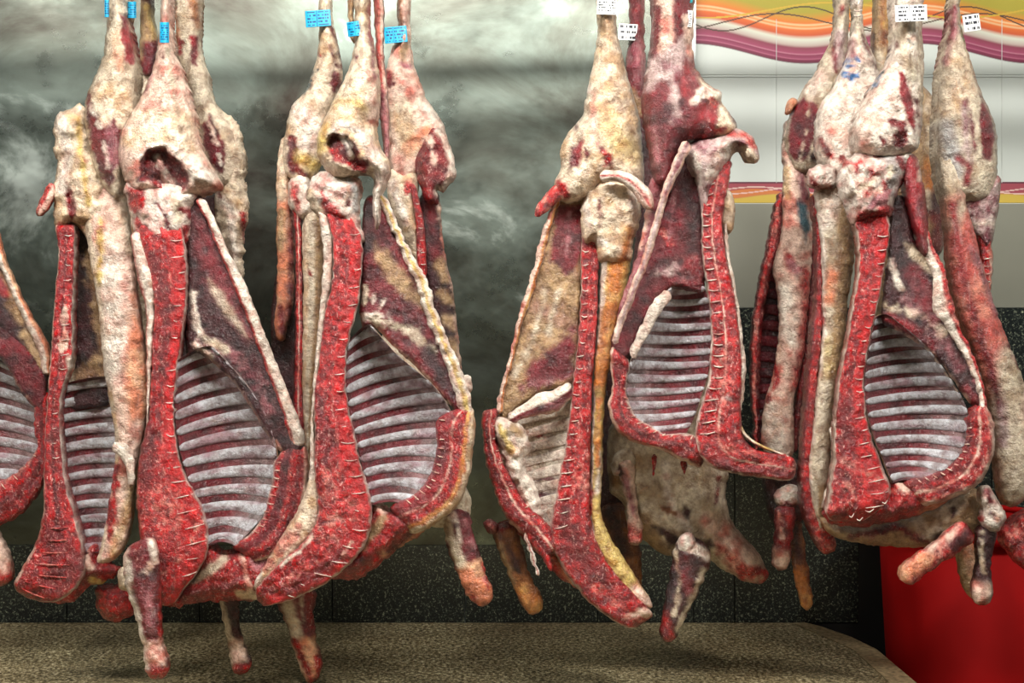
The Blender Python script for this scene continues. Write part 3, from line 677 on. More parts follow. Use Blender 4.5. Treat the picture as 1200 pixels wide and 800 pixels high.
def build_A0():
    g = half(-56, -40, 2.29, 'half cut off by the left frame edge, dark flank above pale ribs', 'split carcasses')
    D = 2.28
    blob('flank', g, [(-70,150),(-20,215),(0,302),(18,343),(38,385),(56,425),(56,452),(50,462),(30,455),(0,410),(-70,340)], D, tf=.012, tb=.014, R=10, base='musd', back='fat', lump=.006, pt=[
         ('tis', [(0,322),(14,345)], {'w':6,'s':4}), ('tis', [(14,358),(26,375)], {'w':6,'s':4}), ('tis', [(30,392),(46,425)], {'w':6,'s':4}), ('musr', [(0,330),(6,345)], {'w':4,'s':3})])
    strip('belly_edge', g, [(-24,205,-16,205),(-6,295,2,290),(10,335,18,330),(26,372,36,368),(44,410,56,404),(50,440,60,440)], D-.01, tf=.012, tb=.015, base='fatw', stripes=[('peach', .2, 1.2)])
    blob('hind_leg', g, [(-62,-45),(-62,20),(-70,70),(-92,130),(-98,190),(-86,240),(-60,262),(-30,250),(-14,225),(-16,180),(-30,120),(-44,70),(-50,20),(-50,-45)], D+.01, tf=.05, tb=.05, R=34, base='fat', lump=.008)
    blob('diaphragm', g, [(-60,350),(0,383),(30,408),(52,440),(50,478),(36,474),(20,452),(0,420),(-60,380)], D-.012, tf=.008, tb=.008, R=8, base='mus', lump=.005, pt=[('fatp', [(0,418),(20,452),(38,474)], {'w':1.4,'s':1})])
    ribcage(g, [(-60,400),(-58,450),(-55,500),(-50,550),(-40,590)], [(30,440),(44,465),(48,500),(46,530),(26,580)], 9, D+.01, bowl=.05, bow=6)
    bk = strip('brisket', g, [(40,460,58,460),(42,500,56,500),(42,525,55,528),(28,545,50,565),(4,562,30,598),(-20,575,2,616),(-50,580,-30,630)], D-.005, tf=.025, tb=.03, p=3, base='cut', stripes=[('cutd', -.2, .3), ('cutw', -1.2, -.75)], lump=.008, jag=3)
    discs(bk, .2, .8, 7, -.98, -.55, .0011, 'fatp', 'sternum_cartilage')
    shank(g, [(-22,625,-8,615),(-18,650,6,640),(-14,676,14,662),(-8,690,16,682)], D-.01, 'fatp', [('cutw', [(-10,688),(14,675)], {'w':8,'s':4})])

def build_B2():
    g = half(425, -40, 2.06, 'lamb half with split blue band on shank, full ribcage, thick neck reaching down to left', 'split carcasses')
    D = 2.0
    strip('leg_tendon', g, [(436,-45,449,-45),(438,0,450,0),(440,60,450,60),(442,100,454,100),(446,140,456,140),(449,175,456,175),(448,205,454,205)], D+.035, tf=.02, tb=.02, base='pink', stripes=[('fatp', .2, 1.2), ('mus', .85, 1.2)], pt=[('silp', [(446,110),(452,175)], {'w':6,'s':6})])
    blob('hind_leg', g, [(412,-45),(416,20),(416,50),(411,72),(402,95),(389,120),(377,145),(371,165),(373,185),(382,200),(398,210),(425,204),(438,210),(436,232),(438,258),(441,269),(446,262),(446,235),(452,215),(458,200),(455,188),(446,172),(442,150),(445,100),(440,60),(433,20),(434,-45)],
         D, tf=.06, tb=.05, R=40, base='fat', lump=.009, ls=24, pt=[
         ('fatw', [(430,165),(438,185),(448,200),(442,222),(440,262)], {'w':8,'d':-.010,'s':2,'j':3}), ('fatw', [(385,158),(398,146),(414,148),(426,160)], {'w':4.5,'d':-.008}), ('silp', [(434,0),(436,60),(438,90)], {'w':3,'s':2}),
         ('clot', [(384,156),(397,156),(408,158),(416,168),(424,186),(434,194),(430,200),(416,201),(402,194),(388,186),(380,170)], {'d':.020,'s':1.5,'j':3}), ('bone', [(402,160),(408,172),(412,184)], {'w':4,'s':1.5,'d':-.008}), ('cut', [(390,178),(404,190),(426,198)], {'w':4,'d':-.004}),
         ('yel', [(395,118),(415,120),(432,128)], {'w':4,'s':5,'a':.7}), ('mus', [(416,62),(421,66),(417,70)], {'s':1}), ('fatp', [(428,80),(436,110),(438,140)], {'w':6,'s':5}), ('fatg', [(425,80),(432,110)], {'w':2,'j':5}), ('yel', [(380,150),(376,175)], {'w':6,'s':5})])
    strip('second_tendon', g, [(407,-45,416,-45),(408,20,415,20),(411,50,417,50)], D+.02, tf=.015, tb=.015, base='tis')
    blob('pelvis', g, [(372,203),(392,200),(412,206),(425,215),(422,240),(424,262),(426,285),(412,278),(400,268),(385,262),(372,255),(360,235),(362,215)], D+.005, tf=.035, tb=.04, R=18, base='bone', lump=.010, ls=8, jag=3, pt=[
         ('cut', [(374,218),(384,232),(394,245),(404,256),(388,262),(376,240)], {'j':3}), ('clot', [(414,218),(410,228),(407,240)], {'w':1.4,'s':1}), ('grey', [(408,210),(418,222),(418,245)], {'w':4,'s':2}), ('fat', [(362,225),(372,250)], {'w':6})])
    sp = strip('spine', g, [(374,222,378,216),(379,240,396,236),(385,262,414,258),(389,285,425,282),(389,330,423,328),(380,365,418,365),(376,400,408,400),(371,440,405,440),(367,475,408,475),(369,510,416,508),(367,545,422,542),(370,575,431,566),(372,600,436,592),(364,620,434,622),(350,638,422,648),(330,656,392,676),(312,674,358,696),(300,690,326,707),(300,702,310,711)],
         D-.005, tf=.035, tb=.04, p=6, base='cut', ls=8, lump=.005, stripes=[('cutv', .1, .92), ('cutw', .08, .13), ('bone', .95, 1.2), ('bone', -1.2, -.97)], pt=[
         ('cutd', [(376,470),(382,530),(385,590)], {'w':6,'s':5,'j':6}), ('cutw', [(385,560),(405,600),(380,625)], {'w':13,'s':8,'j':6,'a':.8}), ('fatw', [(366,628),(352,645),(330,662)], {'w':1.5,'s':1}), ('cutd', [(400,650),(340,690)], {'w':7,'s':6}), ('cutw', [(380,650),(330,685)], {'w':3,'s':2,'j':5}),
         ('fatp', [(402,650),(412,635)], {'w':2,'s':1})])
    discs(sp, .08, .95, 24)
    strip('back_fat', g, [(372,245,384,250),(377,275,389,275),(379,300,390,300),(377,335,388,335),(375,360,382,360),(371,400,377,400),(367,450,371.5,450),(364,490,368,490),(363,530,369,530),(362,560,371,560),(352,590,374,600),(336,618,368,624),(318,648,346,648),(300,678,318,676),(297,690,304,692)], D, tf=.03, tb=.05, p=3, base='fatw', pt=[('fat', [(340,560),(375,560),(368,620),(300,690)], {'s':3}), ('cutw', [(350,620),(310,665)], {'w':6,'s':5,'j':6,'a':.7})])
    ribcage(g, [(408,402),(405,445),(409,480),(417,515),(425,550),(436,592)], [(434,380),(465,415),(508,452),(530,490),(520,530),(506,560),(482,594)], 12, D-.002, bowl=.07, bow=5)
    blob('flank', g, [(438,228),(448,232),(462,262),(478,300),(495,335),(506,368),(520,400),(538,440),(550,470),(554,490),(540,488),(525,472),(505,448),(486,428),(468,412),(452,397),(438,384),(426,386),(421,366),(424,330),(424,290),(426,240)],
         D+.012, tf=.012, tb=.012, R=9, base='mus', lump=.006, ls=22, back='fat', pt=[
         ('musd', [(424,225),(438,240),(440,290),(424,300)], {'s':4}), ('tis', [(438,285),(455,298),(472,315),(492,345),(498,362),(478,350),(456,330),(440,305)], {'s':5}), ('musr', [(446,240),(470,300)], {'w':5,'s':4}),
         ('fatg', [(428,335),(427,352)], {'w':3.5,'s':1.5}), ('fatw', [(424,372),(440,368),(455,372),(462,378)], {'w':3.5,'s':2,'d':-.005,'j':4}), ('fatg', [(440,374),(466,380),(490,395),(505,412)], {'w':4.5,'s':3,'j':5}),
         ('musr', [(440,384),(462,392),(490,415),(520,462),(495,438),(465,408)], {'s':3}), ('musd', [(500,410),(530,462)], {'w':7,'s':5}), ('fatp', [(440,386),(468,412),(486,428),(505,448),(528,474)], {'w':1.7,'s':1}), ('fatw', [(437,355),(440,345)], {'w':1.5}), ('fatw', [(445,362),(450,352)], {'w':1.5})])
    strip('belly_edge', g, [(441,228,450,226),(455,262,465,258),(472,300,482,296),(488,335,502,330),(497,368,511,362),(512,402,525,396),(525,436,540,430),(535,468,551,464),(541,492,554,490)], D, tf=.012, tb=.02, base='fatw', stripes=[('yel', -.2, .4)], lump=.006, ls=9, jag=2)
    blob('fat_nub', g, [(541,440),(551,441),(553,456),(545,462),(540,450)], D+.01, tf=.012, tb=.01, R=6, base='fatw')
    bk = strip('brisket', g, [(534,478,556,478),(512,492,557,500),(512,520,555,526),(508,545,550,560),(498,566,538,590),(480,582,512,612),(452,592,486,630)], D+.005, tf=.028, tb=.04, p=3.5, base='cut', stripes=[('musr', -.95, -.3), ('fatp', -.22, -.14), ('cut', -.1, .3), ('orange', .4, .62), ('fat', .66, 1.2)], lump=.004)
    discs(bk, .12, .85, 12, -.98, -.6, .0011, 'fatp', 'sternum_cartilage')
    blob('shoulder', g, [(470,590),(500,570),(530,560),(548,575),(552,600),(540,618),(518,618),(492,612)], D+.05, tf=.02, tb=.05, R=18, base='fatg', lump=.005)
    blob('neck_meat', g, [(434,588),(455,592),(480,598),(505,604),(498,622),(475,638),(455,652),(432,672),(410,680),(385,678),(360,684),(345,690),(380,660),(415,640)], D+.03, tf=.04, tb=.035, R=18, base='cut', lump=.009, ls=11, jag=3.5, pt=[
         ('tis', [(425,640),(450,605)], {'w':5,'s':3}), ('fatp', [(436,590),(450,600)], {'w':4}), ('silp', [(470,600),(485,612)], {'w':8,'s':4}), ('cutd', [(380,680),(430,655)], {'w':6,'s':5}), ('peach', [(450,650),(500,618)], {'w':4,'s':3}), ('cutd', [(455,645),(480,625)], {'w':4})])
    shank(g, [(514,600,546,590),(520,620,552,610),(524,640,556,632),(532,662,563,652),(543,690,573,680),(555,706,578,698),(562,712,574,708)], D+.045, 'mus', [('fatg', [(520,608),(534,645),(545,675)], {'w':6,'s':2.5}), ('fatw', [(530,600),(540,630)], {'w':2}), ('silp', [(545,610),(556,640)], {'w':3,'s':3}), ('peach', [(534,668),(566,652),(580,700),(560,715),(545,695)], {'s':4}), ('cut', [(550,690),(560,712)], {'w':2}), ('cutw', [(566,660),(572,690)], {'w':2})])
    label_tag(g, 407, 25, 426, 42, D-.03, CY, CYI, 5, .012, 8, .45, -8)

def build_B1():
    g = half(380, -40, 2.23, 'lamb half with wide blue tag at left, long smooth cream loin panel below its leg', 'split carcasses')
    D = 2.21
    blob('hind_leg', g, [(374,-45),(374,30),(373,55),(367,84),(356,108),(345,120),(337,140),(332,165),(333,195),(345,215),(365,212),(380,180),(385,140),(396,110),(401,90),(400,70),(396,50),(389,20),(387,-45)], D, tf=.045, tb=.045, R=34, base='fat', lump=.009, pt=[
         ('fatw', [(352,130),(365,150),(355,180)], {'w':12,'s':8}), ('musr', [(390,82),(400,86),(399,100),(391,108),(386,96)], {'s':1.2}), ('mus', [(384,22),(398,55),(401,78)], {'w':2,'s':1}), ('mus', [(386,55),(396,80)], {'w':1.5}), ('musr', [(372,62),(378,64),(376,72)], {'s':1.5}),
         ('ink', [(372,82),(365,88),(362,96),(370,92)], {'w':1.0,'s':.8,'j':1}), ('ink', [(358,104),(364,98),(356,108)], {'w':1.3,'s':.8,'j':3}), ('ink', [(364,84),(376,80)], {'w':.8,'s':.6,'j':2}),
         ('clot', [(337,156),(348,160),(351,185),(344,205),(336,195)], {'s':2,'d':.01}), ('yel', [(352,185),(370,195)], {'w':8,'s':6}), ('cutd', [(346,196),(356,206)], {'w':4})])
    strip('tail_flap', g, [(330,160,338,160),(325,190,340,190),(324,230,342,230),(324,270,345,270),(325,310,345,310),(324,350,344,350),(322,385,336,385),(326,400,332,400)], D+.02, tf=.02, tb=.03, base='peach', pt=[('fat', [(332,160),(330,230)], {'w':7,'s':4}), ('mus', [(342,240),(340,380)], {'w':4,'s':4}), ('cutd', [(328,360),(332,390)], {'w':5,'s':4}), ('tis', [(330,250),(328,290)], {'w':5,'s':4})], lump=.006)
    blob('spine_knob', g, [(338,215),(350,204),(362,207),(366,225),(368,250),(356,258),(344,250),(338,235)], D-.02, tf=.03, tb=.03, R=10, base='fatw', lump=.008, ls=7, pt=[('cutw', [(343,215),(347,245)], {'w':4,'j':4})], jag=2)
    strip('spine', g, [(338,225,352,225),(344,260,354,260),(346,300,354,300),(346,350,355,350),(345,400,356,400),(344,450,355,450),(343,500,357,500),(343,540,360,540),(344,580,356,580)], D-.01, tf=.03, tb=.04, p=4, base='cut', stripes=[('fatp', -.1, .15), ('cutd', -1.2, -.6)])
    strip('loin_panel', g, [(354,245,381,245),(354,300,380,300),(355,350,379,350),(354,400,376,400),(353,450,370,450),(355,500,367,500),(356,540,365,540),(356,575,360,575)], D-.012, tf=.04, tb=.05, p=2.2, base='tis', stripes=[('fat', -1.2, -.5), ('fatg', -.5, .2)], pt=[('cut', [(360,318),(368,319),(364,325)], {'s':1})], lump=.003, ls=30)
    blob('flank', g, [(322,330),(346,300),(348,450),(350,600),(340,560),(334,500),(318,430)], D+.06, tf=.012, tb=.015, R=8, base='musd', back='fat')
    shank(g, [(326,672,366,668),(324,700,370,698),(334,730,368,725),(344,760,372,752),(352,785,378,775),(360,803,374,796)], D+.02, 'mus', [('fatg', [(330,690),(345,735),(356,780)], {'w':7,'s':3}), ('cutd', [(362,690),(368,730)], {'w':7,'s':4}), ('fatg', [(352,690),(356,730)], {'w':1.5}), ('peach', [(346,750),(370,745),(376,790),(358,800)], {'s':5}), ('cut', [(345,750),(356,775),(366,800)], {'w':3,'s':2}), ('cut', [(372,770),(376,790)], {'w':4,'s':2})])
    label_tag(g, 358, 12, 387.5, 31, D-.035, CY, CYI, 5, .008, 11, .45, -4)

def build_B3():
    g = half(472, -40, 2.26, 'lamb half right of the thick necked one, blue tag, flap of pale skin at hip', 'split carcasses')
    D = 2.24
    blob('hind_leg', g, [(464,-45),(466,28),(461,50),(454,75),(451,100),(455,150),(457,195),(462,225),(480,228),(492,205),(505,190),(522,180),(524,165),(517,140),(503,120),(492,95),(485,72),(481,30),(481,-45)], D, tf=.045, tb=.045, R=34, base='fatp', lump=.008, pt=[
         ('fat', [(470,130),(480,170)], {'w':14,'s':8}), ('musr', [(453,80),(461,84),(462,100),(455,104),(451,95)], {'s':1.2}), ('brown', [(466,0),(468,45)], {'w':5,'s':3}), ('tis', [(474,50),(472,75)], {'w':4,'s':3}), ('silp', [(470,75),(478,78)], {'w':3}), ('fatw', [(500,125),(520,150)], {'w':6,'s':4}),
         ('peach', [(478,175),(500,150)], {'w':5,'s':4})])
    blob('hip_flap', g, [(500,150),(514,150),(525,165),(532,185),(535,202),(530,214),(518,226),(512,224),(514,240),(502,238),(495,228),(488,205),(486,185)], D-.03, tf=.025, tb=.03, R=12, base='cutd', lump=.008, ls=8, jag=2, pt=[('fatw', [(516,155),(526,175),(533,200),(526,216),(515,224)], {'w':5,'s':2}), ('clot', [(488,178),(498,180),(500,200),(490,206)], {'s':2}), ('cut', [(497,218),(506,220),(504,234),(497,232)], {}), ('fatp', [(505,165),(508,195)], {'w':3,'j':5})])
    blob('loin_fat', g, [(456,200),(475,198),(490,205),(490,235),(494,270),(494,310),(488,316),(478,290),(466,262),(456,240)], D-.02, tf=.025, tb=.03, R=12, base='fat', lump=.007, pt=[('cutw', [(474,212),(480,210),(483,225),(475,228)], {}), ('fatw', [(460,215),(475,260)], {'w':5})])
    sp = strip('spine', g, [(478,212,486,214),(484,240,493,240),(487,265,497,265),(488,300,500,300),(490,330,500,330),(492,345,498,345)], D-.03, tf=.025, tb=.03, p=4, base='cut'); discs(sp, .2, .95, 8, -.3, .8, .0009)
    blob('flank', g, [(492,232),(513,226),(518,268),(524,310),(532,345),(536,385),(541,430),(544,446),(530,425),(512,380),(500,335),(494,290)], D, tf=.015, tb=.02, R=8, base='musd', back='fat', lump=.004, pt=[
         ('mus', [(505,240),(510,300)], {'w':6,'s':5}), ('tis', [(517,310),(524,325)], {'w':7,'s':4}), ('tis', [(518,345),(530,352)], {'w':6,'s':4}), ('tis', [(524,375),(534,382)], {'w':6,'s':4}), ('tis', [(530,402),(538,425)], {'w':6,'s':4}), ('fatp', [(515,240),(520,280),(527,320),(534,350),(538,395),(542,435)], {'w':2.5,'s':1.5})])
    blob('shoulder', g, [(500,330),(516,400),(528,440),(520,500),(505,560),(450,580),(420,520),(440,420),(470,330)], D+.03, tf=.03, tb=.04, R=24, base='fatg', lump=.006)
    label_tag(g, 450.5, 31, 477, 50, D-.035, CY, CYI, 5, .008, 13, .4, -5)

def build_C1():
    g = half(711, -40, 2.08, 'lamb half with white label on pale leg and long yellow fat strip', 'split carcasses')
    D = 2.07
    blob('hind_leg', g, [(700,-45),(700,38),(695,72),(690,98),(685,120),(680,138),(664,158),(657,174),(656,200),(650,218),(662,238),(690,232),(712,218),(735,230),(753,232),(754,190),(751,150),(744,118),(736,92),(729,60),(722,30),(722,-45)],
         D, tf=.06, tb=.05, R=44, base='fat', lump=.009, ls=22, pt=[
         ('fatw', [(688,100),(686,130),(680,150)], {'w':5,'s':3,'d':-.004}), ('yel', [(712,145),(720,160),(742,180)], {'w':14,'s':9,'a':.6}), ('tis', [(702,10),(706,40)], {'w':4,'s':2}),
         ('musr', [(677,152),(684,155),(682,185),(680,198),(668,196),(669,180)], {'s':1.5,'d':.008}), ('cut', [(698,168),(710,178),(722,192),(720,200),(706,192)], {'j':5,'s':2}), ('clot', [(684,172),(691,178),(688,188)], {'s':1.5}), ('fatp', [(694,112),(696,150)], {'w':4,'s':4}), ('fatg', [(690,115),(676,165)], {'w':4,'s':3,'j':4}), ('mus', [(672,130),(676,150)], {'w':2}), ('cut', [(655,215),(664,228)], {'w':5})])
    strip('tail', g, [(654,212,664,230),(640,226,650,240),(630,240,636,252),(625,250,630,256)], D-.01, tf=.014, tb=.014, base='cutw', stripes=[('cut', -.3, .5)])
    strip('tail_flap', g, [(702,214,704,198),(722,212,728,200),(740,224,750,210),(752,240,764,228),(762,248,768,242)], D-.065, tf=.014, tb=.012, base='fatw', stripes=[('cutw', -.2, .3)], lump=.004)
    blob('loin_knob', g, [(682,240),(688,222),(706,208),(724,206),(742,216),(750,235),(750,260),(742,280),(736,308),(704,308),(696,285),(684,285),(680,260)], D-.012, tf=.035, tb=.04, R=14, base='fat', lump=.008, ls=12, jag=2, pt=[
         ('cutd', [(703,235),(702,265)], {'w':2.5}), ('fatw', [(686,232),(690,262)], {'w':4,'s':2}), ('fatw', [(740,228),(746,256)], {'w':5,'s':2}), ('fatw', [(698,280),(708,286)], {'w':4,'d':-.006}), ('orange', [(738,270),(730,306)], {'w':5,'s':4})])
    sp = strip('spine', g, [(682,268,700,272),(681,300,702,300),(680,350,701,350),(677,400,699,400),(672,440,695,440),(669,475,694,475),(664,510,693,510),(657,550,692,550),(649,590,692,588),(645,620,693,608),(650,648,700,632),(665,675,712,656),(685,700,730,680),(706,718,748,698),(730,734,762,714),(742,738,768,720)],
         D, tf=.035, tb=.04, p=6, base='cut', lump=.004, ls=8, stripes=[('cutw', -.1, 0), ('bone', -1.2, -.93)], pt=[('cutw', [(680,520),(682,570)], {'w':7,'s':6,'j':5,'a':.8}), ('cutd', [(660,600),(680,650),(710,690)], {'w':10,'s':7,'j':6}), ('cutw', [(700,690),(730,712)], {'w':5,'s':3,'j':6}), ('fatp', [(736,722),(764,714)], {'w':4,'s':3,'j':5})])
    discs(sp, .05, .70, 22, -.85, -.15, .0011)
    strip('back_fat', g, [(703,290,742,290),(703,320,738,320),(702,350,732,350),(700,385,722,385),(697,420,717,420),(695,450,711,450),(694,480,708,480),(693,520,707,520),(692,560,706,560),(691,600,704,596),(694,630,711,620),(706,660,726,646),(722,684,742,670),(738,704,758,696),(750,712,768,714)], D+.005, tf=.035, tb=.05, p=2.4, base='yel', lump=.005, ls=14, stripes=[('fatw', -1.2, -.6)], pt=[
         ('orange', [(724,300),(716,360),(708,420),(703,445)], {'w':10,'s':5,'j':3}), ('fatw', [(703,530),(700,575)], {'w':3,'s':3}), ('orange', [(702,470),(700,545)], {'w':3,'s':2,'j':3}), ('cutw', [(692,575),(690,600)], {'w':2}), ('fatp', [(745,690),(766,715)], {'w':8,'s':5})])
    blob('flank', g, [(656,232),(686,232),(686,290),(682,350),(676,440),(668,452),(640,458),(604,480),(588,492),(584,480),(588,452),(598,420),(610,378),(621,342),(631,306),(640,270)], D+.02, tf=.014, tb=.014, R=8, base='tis', lump=.007, ls=26, back='fat', pt=[
         ('mus', [(652,240),(684,240),(683,300),(672,318),(664,325),(656,316),(645,305)], {'s':3,'j':3}), ('silp', [(668,250),(664,300)], {'w':2,'s':1}), ('mus', [(625,420),(650,405),(674,380),(674,445),(640,450),(612,462),(614,440)], {'s':6,'j':5}), ('silp', [(628,360),(650,372),(676,385)], {'w':8,'s':6,'a':.35}), ('fatg', [(640,340),(624,400),(604,440)], {'w':3,'s':4,'j':3}), ('fatg', [(655,340),(642,390)], {'w':3,'s':4,'j':3}),
         ('silp', [(612,452),(640,450),(668,440)], {'w':4,'s':4,'j':5,'a':.6})])
    strip('belly_edge', g, [(650,232,658,232),(636,268,645,270),(628,300,636,304),(620,330,628,334),(610,360,617,364),(602,395,608,398),(593,430,599,432),(585,460,591,462),(580,484,588,486)], D+.005, tf=.01, tb=.016, base='fatp', stripes=[('orange', .2, .8)], lump=.006, ls=9, jag=2)
    strip('diaphragm', g, [(592,486,600,498),(612,474,620,488),(632,460,648,484),(650,456,664,472),(668,444,674,462)], D-.005, tf=.014, tb=.014, base='silp', stripes=[('fatw', -1.2, 0), ('mus', .1, .6), ('fatp', .85, 1.2)], lump=.005)
    ribcage(g, [(574,482),(580,512),(586,545),(598,580),(612,606),(636,622)], [(674,455),(670,490),(664,530),(658,560),(650,595),(644,624)], 10, D+.01, bowl=.05, bow=2, base='fatg', rb='fatw', hw=.32, lift=.003, wall_pt=[('fatw', [(588,500),(606,530),(620,570),(632,600)], {'w':14,'s':8,'j':5}), ('cut', [(628,505),(648,520)], {'w':3,'s':2,'j':4}), ('mus', [(628,582),(650,580)], {'w':4,'s':3}), ('mus', [(628,562),(655,560)], {'w':2,'s':2})])
    blob('fat_clump', g, [(576,490),(592,490),(612,500),(622,520),(616,545),(628,570),(636,600),(626,612),(612,592),(600,566),(590,536),(580,512)], D, tf=.02, tb=.012, R=10, base='fatw', lump=.012, ls=7, jag=3, pt=[('tis', [(600,500),(610,510)], {'w':4}), ('yel', [(585,500),(600,530)], {'w':3,'j':4})])
    bk = strip('brisket', g, [(563,482,584,478),(565,510,580,508),(569,540,588,536),(576,566,598,558),(584,590,612,582),(598,612,628,600),(618,634,644,616),(640,658,662,640)], D-.004, tf=.026, tb=.035, p=3, base='cut', stripes=[('fatp', .1, .25), ('cutd', -.5, -.1), ('fatp', -1.2, -.85)], lump=.006, jag=2)
    discs(bk, .1, .8, 10, .5, .98, .0011, 'fatp', 'sternum_cartilage')
    blob('neck_meat', g, [(608,600),(640,612),(652,640),(672,668),(684,690),(668,686),(648,670),(636,650),(618,640),(604,620)], D+.035, tf=.03, tb=.03, R=14, base='cut', lump=.008, jag=3, pt=[('peach', [(644,640),(672,680)], {'w':5,'s':4}), ('cutd', [(620,625),(640,655)], {'w':4,'s':4})])
    strip('sinew', g, [(611,604,619,602),(613,624,618,622),(618,642,623,640),(624,660,629,658),(629,676,633,674)], D-.02, tf=.006, tb=.006, base='bone', stripes=[('cutw', -.3, .3)], jag=2)
    strip('meat_rag', g, [(624,626,634,622),(630,644,639,640),(638,658,645,654),(645,670,648,668)], D-.02, tf=.008, tb=.008, base='cut')
    shank(g, [(574,616,606,606),(582,640,610,630),(592,665,616,655),(603,690,625,682),(612,708,636,700),(620,722,637,716)], D+.06, 'brown', [('cutd', [(584,616),(600,612)], {'w':8,'s':4}), ('musd', [(595,640),(606,668)], {'w':4,'s':3}), ('tis', [(586,640),(604,690)], {'w':3,'s':3}), ('orange', [(612,690),(630,712)], {'w':9,'s':6})])
    blob('elbow_joint', g, [(566,612),(576,608),(584,614),(582,624),(572,624)], D+.04, tf=.014, tb=.014, R=8, base='cutd', pt=[('cutw', [(572,614),(578,618)], {'w':2})])
    label_tag(g, 699.5, -2, 722.5, 17, D-.048, WH, BK, 6, .012, 17, None, 2)

def build_C4():
    g = half(745, -40, 2.25, 'dark narrow leg with white label, hanging between the two halves at centre right', 'split carcasses')
    D = 2.33
    strip('hind_leg', g, [(737,-45,757,-45),(737,20,755,20),(736,50,756,50),(733,75,757,75),(738,110,757,110),(744,150,760,150),(748,220,768,220),(742,300,765,300),(728,400,750,400)], D, tf=.035, tb=.035, base='mus', lump=.005, pt=[('silp', [(736,50),(756,50),(757,80),(750,100),(736,75)], {'s':6}), ('tis', [(742,110),(750,130)], {'w':5,'s':5}), ('musd', [(750,150),(760,330)], {'w':10,'s':6}), ('cutd', [(752,-10),(742,10)], {'w':4,'s':3})])
    strip('loin', g, [(726,330,760,330),(712,420,740,420),(704,500,735,500),(700,560,738,560),(704,610,742,610)], D+.02, tf=.03, tb=.035, base='musd', lump=.006)
    shank(g, [(700,590,744,590),(708,620,746,612),(722,650,750,640),(732,675,752,668),(738,694,752,690)], D-.01, 'brown', [('musd', [(715,600),(730,645)], {'w':8,'s':5})])
    label_tag(g, 724.5, 28, 747, 47, D-.035, WH, BK, 3, .008, 21, .35, 3)

